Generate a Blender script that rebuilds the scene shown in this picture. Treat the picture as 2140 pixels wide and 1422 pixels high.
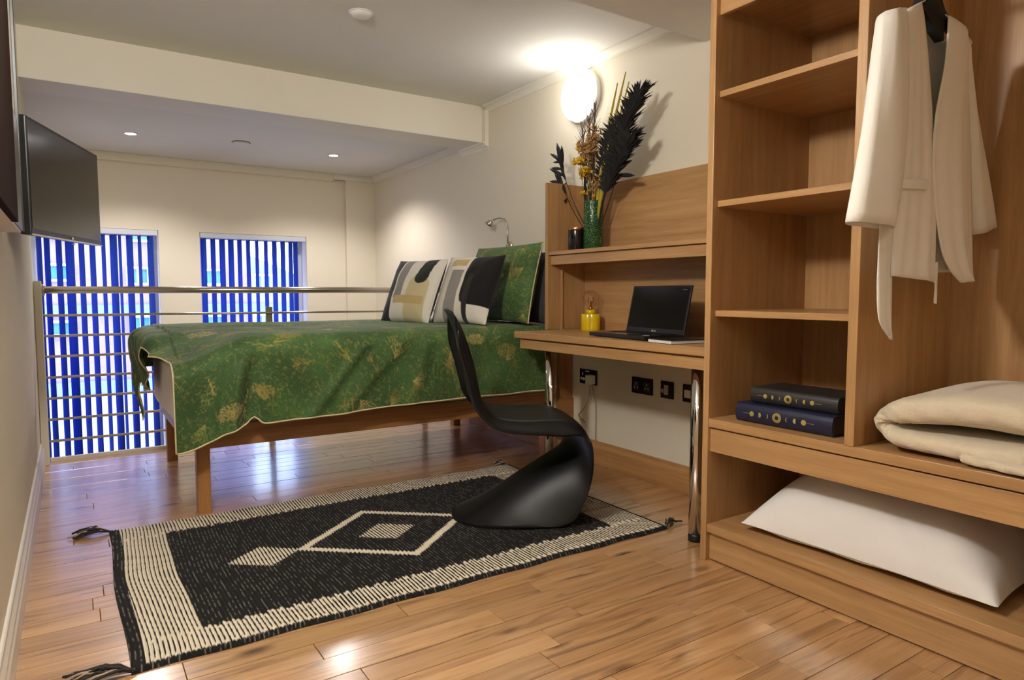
import bpy, bmesh, math, random
import numpy as np
from mathutils import Vector, Matrix, Euler, noise

for o in list(bpy.data.objects):
    bpy.data.objects.remove(o)
scene = bpy.context.scene
COL = scene.collection
R = math.radians

# ------------------------------------------------------------------ camera, light, exposure
cam_d = bpy.data.cameras.new('camera')
cam = bpy.data.objects.new('camera', cam_d)
COL.objects.link(cam)
cam.location = (0, 0, 1.0)
cam.rotation_euler = (R(90 - 4.03), 0, R(-33.34))
cam_d.sensor_width = 36
cam_d.lens = 36 * 1397 / 2140
cam_d.clip_start = 0.02
scene.camera = cam

scene.view_settings.view_transform = 'Standard'
scene.view_settings.look = 'None'
scene.view_settings.gamma = 1
scene.view_settings.use_curve_mapping = False
scene.view_settings.exposure = 0.8

SKY = (0.54, 0.68, 1.0)
SKY_STRENGTH = 8.0
WALL_LAMP_W = 1.8        # round lamp on the right wall
LEFT_LAMP_W = 50.0       # its twin on the left wall, left of the frame
DOWNLIGHT_W = 6.5        # two downlights in the far ceiling
ROOM_SPOT_W = 1.2       # two downlights in the low ceiling behind the camera

wd = bpy.data.worlds.new('world')
scene.world = wd
wd.use_nodes = True
bg = wd.node_tree.nodes['Background']
bg.inputs[0].default_value = (*SKY, 1)
bg.inputs[1].default_value = SKY_STRENGTH


def lin(c):
    """sRGB 0-255 -> linear"""
    out = []
    for v in c:
        v = v / 255
        out.append(v / 12.92 if v <= 0.04045 else ((v + 0.055) / 1.055) ** 2.4)
    return tuple(out)


def lamp(name, kind, loc, watts, color, radius=0.05, rot=None, spot=None, parent=None, size=None):
    d = bpy.data.lights.new(name, kind)
    d.energy = watts
    d.color = color
    if kind in ('POINT', 'SPOT'):
        d.shadow_soft_size = radius
    if kind == 'AREA':
        d.shape = 'DISK'
        d.size = size
    if spot:
        d.spot_size = R(spot)
        d.spot_blend = 0.6
    o = bpy.data.objects.new(name, d)
    COL.objects.link(o)
    if parent is not None:
        o.parent = parent
        o.location = Vector(loc) - WL[parent.name]
    else:
        o.location = loc
    if rot:
        o.rotation_euler = rot
    return o


# ------------------------------------------------------------------ materials
def nodes(name):
    m = bpy.data.materials.new(name)
    m.use_nodes = True
    nt = m.node_tree
    return m, nt, nt.nodes['Principled BSDF']


def N(nt, typ, **kw):
    n = nt.nodes.new(typ)
    for k, v in kw.items():
        setattr(n, k, v)
    return n


def plain(name, rgb, rough=0.5, metal=0.0, spec=0.5, bump=0.0, bscale=200.0, var=0.0, coat=0.0, sheen=0.0, vscale=6.0):
    m, nt, p = nodes(name)
    c = lin(rgb)
    p.inputs['Base Color'].default_value = (*c, 1)
    p.inputs['Roughness'].default_value = rough
    p.inputs['Metallic'].default_value = metal
    p.inputs['Specular IOR Level'].default_value = spec
    p.inputs['Coat Weight'].default_value = coat
    p.inputs['Sheen Weight'].default_value = sheen
    tc = N(nt, 'ShaderNodeTexCoord')
    if var:
        nz = N(nt, 'ShaderNodeTexNoise')
        nz.inputs['Scale'].default_value = vscale
        nz.inputs['Detail'].default_value = 4
        nt.links.new(tc.outputs['Object'], nz.inputs['Vector'])
        mx = N(nt, 'ShaderNodeMix', data_type='RGBA')
        mx.inputs[6].default_value = (*[x * (1 - var) for x in c], 1)
        mx.inputs[7].default_value = (*[min(1, x * (1 + var)) for x in c], 1)
        nt.links.new(nz.outputs['Fac'], mx.inputs[0])
        nt.links.new(mx.outputs[2], p.inputs['Base Color'])
    if bump:
        nb = N(nt, 'ShaderNodeTexNoise')
        nb.inputs['Scale'].default_value = bscale
        nb.inputs['Detail'].default_value = 3
        nt.links.new(tc.outputs['Object'], nb.inputs['Vector'])
        b = N(nt, 'ShaderNodeBump')
        b.inputs['Strength'].default_value = bump
        b.inputs['Distance'].default_value = 0.002
        nt.links.new(nb.outputs['Fac'], b.inputs['Height'])
        nt.links.new(b.outputs['Normal'], p.inputs['Normal'])
    return m


def wood(name, light, dark, axis=0, rough=0.35, fine=1.0, tone=0.0, knots=False, coat=0.0, contrast=1.0):
    """veneer: noise stretched along the grain axis, plus fine pores; tone varies per object"""
    m, nt, p = nodes(name)
    tc = N(nt, 'ShaderNodeTexCoord')
    oi = N(nt, 'ShaderNodeObjectInfo')
    sc = [26.0 * fine] * 3
    sc[axis] = 1.3 * fine
    off = N(nt, 'ShaderNodeVectorMath', operation='MULTIPLY_ADD')
    comb = N(nt, 'ShaderNodeCombineXYZ')
    for i in range(3):
        nt.links.new(oi.outputs['Random'], comb.inputs[i])
    nt.links.new(comb.outputs[0], off.inputs[0])
    off.inputs[1].default_value = (37.0, 11.0, 23.0)
    nt.links.new(tc.outputs['Object'], off.inputs[2])
    mp = N(nt, 'ShaderNodeMapping')
    mp.inputs['Scale'].default_value = sc
    nt.links.new(off.outputs[0], mp.inputs['Vector'])
    n1 = N(nt, 'ShaderNodeTexNoise')
    n1.inputs['Scale'].default_value = 1.0
    n1.inputs['Detail'].default_value = 5
    n1.inputs['Roughness'].default_value = 0.6
    n1.inputs['Distortion'].default_value = 0.6
    nt.links.new(mp.outputs[0], n1.inputs['Vector'])
    mp2 = N(nt, 'ShaderNodeMapping')
    sc2 = [330.0] * 3
    sc2[axis] = 9.0
    mp2.inputs['Scale'].default_value = sc2
    nt.links.new(off.outputs[0], mp2.inputs['Vector'])
    n2 = N(nt, 'ShaderNodeTexNoise')
    n2.inputs['Scale'].default_value = 1.0
    n2.inputs['Detail'].default_value = 2
    nt.links.new(mp2.outputs[0], n2.inputs['Vector'])
    cr = N(nt, 'ShaderNodeValToRGB')
    cr.color_ramp.elements[0].position = 0.5 - 0.22 / contrast
    cr.color_ramp.elements[1].position = 0.5 + 0.2 / contrast
    cr.color_ramp.elements[0].color = (*lin(dark), 1)
    cr.color_ramp.elements[1].color = (*lin(light), 1)
    nt.links.new(n1.outputs['Fac'], cr.inputs[0])
    mul = N(nt, 'ShaderNodeMapRange')
    mul.inputs[1].default_value = 0.3
    mul.inputs[2].default_value = 0.7
    mul.inputs[3].default_value = 0.86
    mul.inputs[4].default_value = 1.06
    nt.links.new(n2.outputs['Fac'], mul.inputs[0])
    hsv = N(nt, 'ShaderNodeHueSaturation')
    nt.links.new(cr.outputs[0], hsv.inputs['Color'])
    val = mul.outputs[0]
    if tone:
        rv = N(nt, 'ShaderNodeMapRange')
        rv.inputs[3].default_value = 1 - tone
        rv.inputs[4].default_value = 1 + tone
        nt.links.new(oi.outputs['Random'], rv.inputs[0])
        mm = N(nt, 'ShaderNodeMath', operation='MULTIPLY')
        nt.links.new(rv.outputs[0], mm.inputs[0])
        nt.links.new(val, mm.inputs[1])
        val = mm.outputs[0]
    nt.links.new(val, hsv.inputs['Value'])
    col = hsv.outputs[0]
    if knots:
        mp3 = N(nt, 'ShaderNodeMapping')
        sc3 = [9.0] * 3
        sc3[axis] = 3.2
        mp3.inputs['Scale'].default_value = sc3
        nt.links.new(off.outputs[0], mp3.inputs['Vector'])
        nd = N(nt, 'ShaderNodeTexNoise')
        nd.inputs['Scale'].default_value = 2.0
        nd.inputs['Detail'].default_value = 3
        nt.links.new(mp3.outputs[0], nd.inputs['Vector'])
        add = N(nt, 'ShaderNodeMix', data_type='RGBA')
        add.inputs[0].default_value = 0.22
        nt.links.new(mp3.outputs[0], add.inputs[6])
        nt.links.new(nd.outputs['Color'], add.inputs[7])
        vo = N(nt, 'ShaderNodeTexVoronoi')
        vo.inputs['Scale'].default_value = 1.25
        vo.inputs['Randomness'].default_value = 1.0
        nt.links.new(add.outputs[2], vo.inputs['Vector'])
        kr = N(nt, 'ShaderNodeValToRGB')
        kr.color_ramp.elements[0].position = 0.05
        kr.color_ramp.elements[1].position = 0.22
        kr.color_ramp.elements[0].color = (0.95, 0.95, 0.95, 1)
        kr.color_ramp.elements[1].color = (0, 0, 0, 1)
        nt.links.new(vo.outputs['Distance'], kr.inputs[0])
        # dark mineral streaks
        mp4 = N(nt, 'ShaderNodeMapping')
        sc4 = [34.0] * 3
        sc4[axis] = 2.6
        mp4.inputs['Scale'].default_value = sc4
        nt.links.new(off.outputs[0], mp4.inputs['Vector'])
        n4 = N(nt, 'ShaderNodeTexNoise')
        n4.inputs['Scale'].default_value = 0.8
        n4.inputs['Detail'].default_value = 6
        n4.inputs['Distortion'].default_value = 1.5
        nt.links.new(mp4.outputs[0], n4.inputs['Vector'])
        sr = N(nt, 'ShaderNodeValToRGB')
        sr.color_ramp.elements[0].position = 0.54
        sr.color_ramp.elements[1].position = 0.76
        sr.color_ramp.elements[0].color = (0, 0, 0, 1)
        sr.color_ramp.elements[1].color = (0.75, 0.75, 0.75, 1)
        nt.links.new(n4.outputs['Fac'], sr.inputs[0])
        mxf = N(nt, 'ShaderNodeMath', operation='MAXIMUM')
        nt.links.new(kr.outputs[0], mxf.inputs[0])
        nt.links.new(sr.outputs[0], mxf.inputs[1])
        mk = N(nt, 'ShaderNodeMix', data_type='RGBA')
        nt.links.new(mxf.outputs[0], mk.inputs[0])
        nt.links.new(col, mk.inputs[6])
        mk.inputs[7].default_value = (*lin((74, 38, 18)), 1)
        col = mk.outputs[2]
    nt.links.new(col, p.inputs['Base Color'])
    p.inputs['Roughness'].default_value = rough
    p.inputs['Coat Weight'].default_value = coat
    p.inputs['Coat Roughness'].default_value = 0.2
    p.inputs['Coat IOR'].default_value = 2.1
    b = N(nt, 'ShaderNodeBump')
    b.inputs['Strength'].default_value = 0.12
    b.inputs['Distance'].default_value = 0.001
    nt.links.new(n2.outputs['Fac'], b.inputs['Height'])
    nt.links.new(b.outputs['Normal'], p.inputs['Normal'])
    return m


def printed(name, rough=0.8, bump=0.25, bscale=420.0, sheen=0.0, noise_amt=0.12):
    """cloth whose flat print comes from the mesh colour attribute, with woven relief and mottling"""
    m, nt, p = nodes(name)
    at = N(nt, 'ShaderNodeAttribute')
    at.attribute_name = 'print'
    tc = N(nt, 'ShaderNodeTexCoord')
    nz = N(nt, 'ShaderNodeTexNoise')
    nz.inputs['Scale'].default_value = bscale
    nz.inputs['Detail'].default_value = 3
    nt.links.new(tc.outputs['Object'], nz.inputs['Vector'])
    mr = N(nt, 'ShaderNodeMapRange')
    mr.inputs[3].default_value = 1 - noise_amt
    mr.inputs[4].default_value = 1 + noise_amt
    nt.links.new(nz.outputs['Fac'], mr.inputs[0])
    hsv = N(nt, 'ShaderNodeHueSaturation')
    nt.links.new(at.outputs['Color'], hsv.inputs['Color'])
    nt.links.new(mr.outputs[0], hsv.inputs['Value'])
    nt.links.new(hsv.outputs[0], p.inputs['Base Color'])
    p.inputs['Roughness'].default_value = rough
    p.inputs['Sheen Weight'].default_value = sheen
    p.inputs['Specular IOR Level'].default_value = 0.3
    b = N(nt, 'ShaderNodeBump')
    b.inputs['Strength'].default_value = bump
    b.inputs['Distance'].default_value = 0.002
    nt.links.new(nz.outputs['Fac'], b.inputs['Height'])
    nt.links.new(b.outputs['Normal'], p.inputs['Normal'])
    return m


def emitter(name, rgb, strength):
    m, nt, p = nodes(name)
    p.inputs['Base Color'].default_value = (0.9, 0.9, 0.9, 1)
    p.inputs['Emission Color'].default_value = (*rgb, 1)
    p.inputs['Emission Strength'].default_value = strength
    return m


def glass(name, tint=(1, 1, 1), rough=0.0):
    m, nt, p = nodes(name)
    nt.nodes.remove(p)
    out = nt.nodes['Material Output']
    t = N(nt, 'ShaderNodeBsdfTransparent')
    t.inputs[0].default_value = (*tint, 1)
    g = N(nt, 'ShaderNodeBsdfGlossy')
    g.inputs['Roughness'].default_value = rough
    lw = N(nt, 'ShaderNodeLayerWeight')
    pw = N(nt, 'ShaderNodeMath', operation='POWER')
    nt.links.new(lw.outputs['Facing'], pw.inputs[0])
    pw.inputs[1].default_value = 3.0
    fr = N(nt, 'ShaderNodeMapRange')
    fr.inputs[3].default_value = 0.06
    fr.inputs[4].default_value = 0.9
    nt.links.new(pw.outputs[0], fr.inputs[0])
    mx = N(nt, 'ShaderNodeMixShader')
    nt.links.new(fr.outputs[0], mx.inputs[0])
    nt.links.new(t.outputs[0], mx.inputs[1])
    nt.links.new(g.outputs[0], mx.inputs[2])
    nt.links.new(mx.outputs[0], out.inputs[0])
    return m


def slat_cloth(name, rgb):
    m, nt, p = nodes(name)
    out = nt.nodes['Material Output']
    p.inputs['Base Color'].default_value = (*lin(rgb), 1)
    p.inputs['Roughness'].default_value = 0.7
    p.inputs['Specular IOR Level'].default_value = 0.2
    tr = N(nt, 'ShaderNodeBsdfTranslucent')
    tr.inputs[0].default_value = (*lin(rgb), 1)
    mx = N(nt, 'ShaderNodeMixShader')
    mx.inputs[0].default_value = 0.55
    tc = N(nt, 'ShaderNodeTexCoord')
    nz = N(nt, 'ShaderNodeTexNoise')
    nz.inputs['Scale'].default_value = 300
    nt.links.new(tc.outputs['Object'], nz.inputs['Vector'])
    b = N(nt, 'ShaderNodeBump')
    b.inputs['Strength'].default_value = 0.1
    b.inputs['Distance'].default_value = 0.001
    nt.links.new(nz.outputs['Fac'], b.inputs['Height'])
    nt.links.new(b.outputs['Normal'], p.inputs['Normal'])
    nt.links.new(p.outputs[0], mx.inputs[1])
    nt.links.new(tr.outputs[0], mx.inputs[2])
    nt.links.new(mx.outputs[0], out.inputs[0])
    return m


OAK_L, OAK_D = (192, 151, 102), (164, 123, 77)
M = {}
M['wall'] = plain('wall_paint', (226, 217, 196), 0.75, bump=0.05, bscale=160, var=0.02)
M['ceil'] = plain('ceiling_paint', (228, 225, 216), 0.8, bump=0.04, bscale=120, var=0.02)
M['trimw'] = plain('trim_paint', (232, 226, 210), 0.5, var=0.02)
M['skirt'] = plain('white_skirting_paint', (226, 220, 208), 0.35, var=0.02)
M['oakx'] = wood('oak_veneer_x', OAK_L, OAK_D, 0)
M['oaky'] = wood('oak_veneer_y', OAK_L, OAK_D, 1)
M['oakz'] = wood('oak_veneer_z', OAK_L, OAK_D, 2)
M['bedx'] = wood('bed_timber_x', (176, 124, 72), (138, 90, 48), 0, rough=0.4)
M['bedz'] = wood('bed_timber_z', (176, 124, 72), (138, 90, 48), 2, rough=0.4)
M['bedy'] = wood('bed_timber_y', (176, 124, 72), (138, 90, 48), 1, rough=0.4)
M['skirtoak'] = wood('oak_skirting', (188, 142, 90), (158, 112, 66), 1, rough=0.4)
M['plank'] = wood('floor_plank', (208, 164, 114), (174, 125, 80), 0, rough=0.3, tone=0.13, knots=True, coat=1.0)
M['sub'] = plain('floor_joint', (70, 42, 24), 0.8)
M['steel'] = plain('brushed_steel', (200, 192, 180), 0.22, 1.0, var=0.03)
M['chrome'] = plain('chrome', (215, 212, 208), 0.06, 1.0)
M['blackp'] = plain('black_plastic', (14, 14, 15), 0.4, var=0.05)
M['chair'] = plain('black_moulded_plastic', (9, 9, 10), 0.45, spec=0.35, bump=0.03, bscale=400, var=0.05)
M['screen'] = plain('dark_screen', (5, 5, 6), 0.14, spec=0.25)
M['tvscreen'] = plain('television_screen', (22, 20, 19), 0.16)
M['white'] = plain('white_plastic', (232, 230, 226), 0.4, var=0.01)
M['sheet'] = plain('white_cotton', (236, 233, 230), 0.85, bump=0.25, bscale=260, var=0.02)
M['linen'] = plain('ivory_linen', (240, 236, 227), 0.85, bump=0.2, bscale=520, var=0.02)
M['fleece'] = plain('cream_fleece', (214, 200, 174), 0.95, bump=0.9, bscale=330, var=0.06, sheen=0.4, vscale=60)
M['slat'] = slat_cloth('blue_blind_cloth', (56, 92, 196))
M['glass'] = glass('window_glass')
M['bulb'] = glass('bulb_glass', (0.98, 0.94, 0.9))
M['upvc'] = plain('window_frame_white', (206, 208, 216), 0.4, var=0.01)
M['yellow'] = plain('yellow_glazed_ceramic', (232, 196, 14), 0.22, coat=0.3)
M['copper'] = plain('copper_metal', (206, 150, 104), 0.25, 1.0, bump=0.3, bscale=90)
M['gold'] = plain('gold_foil', (214, 198, 112), 0.4, 0.7)
M['blackglass'] = plain('black_glass_jar', (14, 13, 16), 0.18, coat=0.3)
M['navy'] = plain('navy_cloth_cover', (26, 30, 58), 0.4, bump=0.15, bscale=500, var=0.1)
M['charcoal'] = plain('charcoal_cover', (42, 41, 42), 0.4, bump=0.15, bscale=500, var=0.1)
M['paper'] = plain('page_edges', (226, 222, 220), 0.8, bump=0.3, bscale=300, var=0.03)
M['felt'] = plain('hanger_black', (12, 12, 14), 0.85, var=0.05)
M['darkbrown'] = plain('dark_brown_panel', (40, 26, 18), 0.85, spec=0.05, var=0.06)
M['smokeglass'] = plain('smoked_panel', (92, 92, 80), 0.25, var=0.05)
M['greyfab'] = plain('dark_grey_fabric', (66, 62, 64), 0.9, bump=0.5, bscale=300, var=0.2, vscale=30)
M['blackstem'] = plain('black_dried_leaf', (22, 18, 17), 0.8, var=0.3, vscale=40)
M['greystem'] = plain('grey_dried_grass', (118, 104, 96), 0.9, var=0.3, vscale=40)
M['brownstem'] = plain('brown_dried_stem', (84, 62, 44), 0.85, var=0.3, vscale=40)
M['yelflower'] = plain('mustard_dried_flower', (232, 184, 48), 0.85, var=0.35, vscale=90)
M['tanflower'] = plain('tan_dried_flower', (176, 134, 82), 0.85, var=0.35, vscale=90)
M['greenstem'] = plain('olive_stem', (96, 98, 44), 0.7, var=0.3, vscale=30)
M['yelblade'] = plain('yellow_green_blade', (176, 158, 44), 0.7, var=0.25, vscale=30)
M['brass'] = plain('dark_bronze_plate', (58, 46, 40), 0.25, 1.0, var=0.2)
M['blackmark'] = plain('black_mark', (20, 18, 18), 0.5)
M['blue'] = plain('blue_film', (28, 78, 178), 0.3, var=0.05)
M['cable'] = plain('grey_cable', (150, 146, 138), 0.5)
M['facade'] = plain('pale_pink_brickwork', (120, 104, 114), 0.9, bump=0.3, bscale=30, var=0.06)
M['facade2'] = plain('pale_render', (124, 121, 130), 0.9, var=0.04)
M['slate'] = plain('blue_grey_slate', (104, 120, 150), 0.7, var=0.15, bump=0.4, bscale=20)
M['band'] = plain('slate_blue_cladding', (96, 112, 140), 0.6, var=0.05)
M['extglass'] = plain('reflective_window_glass', (84, 140, 168), 0.08, 0.3)
M['piping'] = plain('cream_piping', (214, 196, 150), 0.8, bump=0.3, bscale=300)
M['lampglow'] = emitter('lamp_diffuser', (1.0, 0.96, 0.9), 5.0)
M['downglow'] = emitter('downlight_diffuser', (1.0, 0.95, 0.95), 9.0)
M['soil'] = plain('courtyard_paving', (170, 168, 172), 0.9, var=0.08)

# vase: green glaze with pale crackle flecks
m, nt, p = nodes('green_crackle_glaze')
tc = N(nt, 'ShaderNodeTexCoord')
vo = N(nt, 'ShaderNodeTexVoronoi')
vo.inputs['Scale'].default_value = 190
nt.links.new(tc.outputs['Object'], vo.inputs['Vector'])
cr = N(nt, 'ShaderNodeValToRGB')
cr.color_ramp.elements[0].position = 0.12
cr.color_ramp.elements[1].position = 0.32
cr.color_ramp.elements[0].color = (*lin((186, 206, 150)), 1)
cr.color_ramp.elements[1].color = (*lin((24, 72, 34)), 1)
nt.links.new(vo.outputs['Distance'], cr.inputs[0])
nt.links.new(cr.outputs[0], p.inputs['Base Color'])
p.inputs['Roughness'].default_value = 0.15
b = N(nt, 'ShaderNodeBump')
b.inputs['Strength'].default_value = 0.4
b.inputs['Distance'].default_value = 0.002
nt.links.new(vo.outputs['Distance'], b.inputs['Height'])
nt.links.new(b.outputs['Normal'], p.inputs['Normal'])
M['vase'] = m

# ------------------------------------------------------------------ mesh helpers
WL = {}        # world location of every object by name


class MB:
    def __init__(self):
        self.v = []
        self.f = []
        self.smooth = []
        self.c = None

    def add(self, verts, faces, smooth=False):
        n = len(self.v)
        self.v.extend([tuple(map(float, q)) for q in verts])
        self.f.extend([tuple(i + n for i in q) for q in faces])
        self.smooth.extend([smooth] * len(faces))
        return self

    def box(self, x0, x1, y0, y1, z0, z1, bev=0.0, fn=None):
        bm = bmesh.new()
        bmesh.ops.create_cube(bm, size=1)
        for q in bm.verts:
            q.co = Vector(((x0 + x1) / 2 + q.co.x * (x1 - x0), (y0 + y1) / 2 + q.co.y * (y1 - y0), (z0 + z1) / 2 + q.co.z * (z1 - z0)))
        if bev:
            bmesh.ops.bevel(bm, geom=bm.edges[:], offset=bev, segments=2, profile=0.5, affect='EDGES')
        bm.verts.index_update()
        vs = [fn(q.co) if fn else q.co for q in bm.verts]
        self.add([tuple(q) for q in vs], [[q.index for q in fc.verts] for fc in bm.faces])
        bm.free()
        return self

    def tube(self, pts, r, seg=10, cap=True):
        pts = [Vector(q) for q in pts]
        n = len(pts)
        rs = r if isinstance(r, (list, tuple)) else [r] * n
        up = Vector((0.13, 0.21, 0.97))
        rings = []
        prev = None
        for i, q in enumerate(pts):
            t = (pts[min(i + 1, n - 1)] - pts[max(i - 1, 0)])
            if t.length < 1e-9:
                t = Vector((0, 0, 1))
            t.normalize()
            a = prev if prev is not None else (up if abs(t.dot(up)) < 0.95 else Vector((1, 0, 0)))
            a = a - t * a.dot(t)
            if a.length < 1e-6:
                a = t.orthogonal()
            a.normalize()
            prev = a
            b_ = t.cross(a)
            rings.append([q + (a * math.cos(k * 2 * math.pi / seg) + b_ * math.sin(k * 2 * math.pi / seg)) * rs[i] for k in range(seg)])
        vs = [q for ring in rings for q in ring]
        fs = []
        for i in range(n - 1):
            for k in range(seg):
                fs.append((i * seg + k, i * seg + (k + 1) % seg, (i + 1) * seg + (k + 1) % seg, (i + 1) * seg + k))
        self.add(vs, fs, True)
        if cap:
            self.add([], [])
            base = len(self.v) - len(vs)
            self.f.append(tuple(base + k for k in reversed(range(seg))))
            self.smooth.append(False)
            self.f.append(tuple(base + (n - 1) * seg + k for k in range(seg)))
            self.smooth.append(False)
        return self

    def lathe(self, prof, c=(0, 0, 0), seg=32, axis='z', fn=None):
        """prof: list of (radius, height) revolved about an axis through c"""
        vs, fs = [], []
        for (r, h) in prof:
            for k in range(seg):
                a = 2 * math.pi * k / seg
                u, w = r * math.cos(a), r * math.sin(a)
                q = {'z': (u, w, h), 'x': (h, u, w), 'y': (w, h, u)}[axis]
                q = Vector(q) + Vector(c)
                vs.append(fn(q) if fn else q)
        for i in range(len(prof) - 1):
            for k in range(seg):
                fs.append((i * seg + k, i * seg + (k + 1) % seg, (i + 1) * seg + (k + 1) % seg, (i + 1) * seg + k))
        base = len(self.v)
        self.add(vs, fs, True)
        if prof[0][0] > 1e-6:
            self.f.append(tuple(base + k for k in reversed(range(seg))))
            self.smooth.append(False)
        if prof[-1][0] > 1e-6:
            self.f.append(tuple(base + (len(prof) - 1) * seg + k for k in range(seg)))
            self.smooth.append(False)
        return self

    def grid(self, P, closed_u=False, closed_v=False):
        """P[i][j] array of points"""
        P = np.asarray(P, float)
        nu, nv = P.shape[:2]
        fs = []
        for i in range(nu if closed_u else nu - 1):
            for j in range(nv if closed_v else nv - 1):
                i2, j2 = (i + 1) % nu, (j + 1) % nv
                fs.append((i * nv + j, i2 * nv + j, i2 * nv + j2, i * nv + j2))
        self.add(P.reshape(-1, 3), fs, True)
        return self

    def sphere(self, c, r, seg=16, sz=1.0):
        prof = [(max(1e-7, r * math.sin(math.pi * i / (seg // 2))), -r * sz * math.cos(math.pi * i / (seg // 2))) for i in range(seg // 2 + 1)]
        return self.lathe(prof, c, seg)

    def prism(self, poly, a, b_, axis='y'):
        """extrude a 2D outline along an axis from a to b_"""
        n = len(poly)
        vs = []
        for t in (a, b_):
            for (u, w) in poly:
                vs.append({'y': (u, t, w), 'x': (t, u, w), 'z': (u, w, t)}[axis])
        fs = [tuple(reversed(range(n))), tuple(range(n, 2 * n))]
        for k in range(n):
            fs.append((k, (k + 1) % n, n + (k + 1) % n, n + k))
        self.add(vs, fs)
        return self

    def build(self, name, material, parent=None, origin=None, colors=None, recalc=True):
        V = np.array(self.v, float)
        if origin is None:
            lo, hi = V.min(0), V.max(0)
            origin = ((lo[0] + hi[0]) / 2, (lo[1] + hi[1]) / 2, lo[2])
        origin = Vector(origin)
        V = V - np.array(origin)
        me = bpy.data.meshes.new(name)
        me.from_pydata(V.tolist(), [], self.f)
        if recalc:
            bm = bmesh.new()
            bm.from_mesh(me)
            bmesh.ops.recalc_face_normals(bm, faces=bm.faces[:])
            bm.to_mesh(me)
            bm.free()
        me.polygons.foreach_set('use_smooth', self.smooth)
        if colors is not None:
            at = me.color_attributes.new('print', 'FLOAT_COLOR', 'POINT')
            cc = np.ones((len(V), 4))
            cc[:, :3] = colors
            at.data.foreach_set('color', cc.ravel())
        if isinstance(material, (list, tuple)):
            for q in material:
                me.materials.append(q)
        else:
            me.materials.append(material)
        me.update()
        o = bpy.data.objects.new(name, me)
        COL.objects.link(o)
        WL[o.name] = origin
        if parent is not None:
            o.parent = parent
            o.location = origin - WL[parent.name]
        else:
            o.location = origin
        return o


def tag(o, label, cat, group=None):
    o['label'] = label
    o['category'] = cat
    if group:
        o['group'] = group
    return o


def thing(name, loc, label, cat, group=None):
    o = bpy.data.objects.new(name, None)
    COL.objects.link(o)
    o.location = loc
    o.empty_display_size = 0.1
    WL[o.name] = Vector(loc)
    return tag(o, label, cat, group)


def struct(o):
    o['kind'] = 'structure'
    return o


def B(*a, **k):
    return MB().box(*a, **k)


def smooth01(t):
    t = np.clip(t, 0, 1)
    return t * t * (3 - 2 * t)


def subsurf(o, n=1):
    md = o.modifiers.new('subsurf', 'SUBSURF')
    md.levels = n
    md.render_levels = n
    return o


def solid(o, t, off=0):
    md = o.modifiers.new('solid', 'SOLIDIFY')
    md.thickness = t
    md.offset = off
    return o


rng = random.Random(7)
nrng = np.random.default_rng(11)

# ------------------------------------------------------------------ the room
XL, XR, YB, YE = -0.18, 2.54, 6.384, 4.76      # left wall, right wall, back wall, floor edge
ZC, ZF, ZS = 2.334, 2.13, 2.179                # main ceiling, far ceiling, low ceiling by the camera
YS = 2.2                                       # where the low ceiling ends
YN = -1.3                                      # wall behind the camera
ZL = -2.6                                      # lower level

# floor and its planks
fl = struct(B(XL - 0.3, XR + 0.05, YN - 0.1, YE - 0.03, -0.3, -0.019).build('floor', M['sub']))
BW = 0.0975
rows = []
y = 1.462
while y > YN:
    y -= BW
while y < YE - 0.001:
    rows.append((y, min(y + BW, YE)))
    y += BW
fixed = {}
for (jx, jy) in ((0.646, 1.815), (0.836, 1.901), (1.29, 1.635), (1.053, 1.443), (1.281, 1.822)):
    fixed[int(math.floor((jy - rows[0][0]) / BW))] = jx
plank_mesh = {}
for i, (y0, y1) in enumerate(rows):
    cuts = [XL]
    x = XL + rng.uniform(0.15, 0.9)
    if i in fixed:
        x = fixed[i]
        while x - 0.75 > XL + 0.1:
            x -= rng.uniform(0.6, 0.75)
    while x < XR - 0.12:
        cuts.append(x)
        x += rng.uniform(0.42, 1.05)
        if i in fixed and cuts[-1] < fixed[i] - 0.3 < x:
            x = fixed[i]
    cuts.append(XR)
    for a, b_ in zip(cuts[:-1], cuts[1:]):
        dz = rng.uniform(-0.0006, 0.0006)
        B(a + 0.0009, b_ - 0.0009, y0 + 0.0009, y1 - 0.0009, -0.019, dz, bev=0.001).build('plank', M['plank'], fl)

# white strip and dark line along the open edge of the floor
struct(B(-0.14, XR, YE + 0.001, YE + 0.02, -0.32, 0.022).build('trim_1', M['trimw']))

# walls
LT = 0.12
wl = MB()
wl.box(XL - LT, XL, YN, 4.72, -0.3, ZC + 0.1)
wl.box(-0.50, -0.30, 4.72, YB, ZL, ZC)
wl.box(-0.42, XL - LT, 4.66, 4.72, ZL, ZC + 0.1)
struct(wl.build('wall_left', M['wall']))
struct(B(XR, XR + 0.15, YN, YB + 0.3, ZL, ZC + 0.1).build('wall_right', M['wall']))
struct(B(XL - LT, XR + 0.15, YN - 0.12, YN, -0.3, ZC + 0.1).build('wall_front', M['wall']))
# back wall with two tall openings
W1, W2 = (-0.262, 0.632), (0.951, 1.875)
WT, WB = 1.527, -1.0
bw = MB()
y0, y1 = YB, YB + 0.26
bw.box(-0.50, W1[0], y0, y1, ZL, ZC)
bw.box(W1[1], W2[0], y0, y1, WB, WT)
bw.box(W2[1], XR, y0, y1, WB, WT)
bw.box(W1[0], XR, y0, y1, WT, ZC)
bw.box(W1[0], XR, y0, y1, ZL, WB)
struct(bw.build('wall_back', M['wall']))
# wall of the lower room under the floor edge, its floor
struct(B(-0.5, XR, YE - 0.029, YE, ZL, -0.31).build('wall_lower', M['wall']))
struct(B(-0.5, XR, YE, YB, ZL - 0.1, ZL).build('floor_lower', M['soil']))

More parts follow.
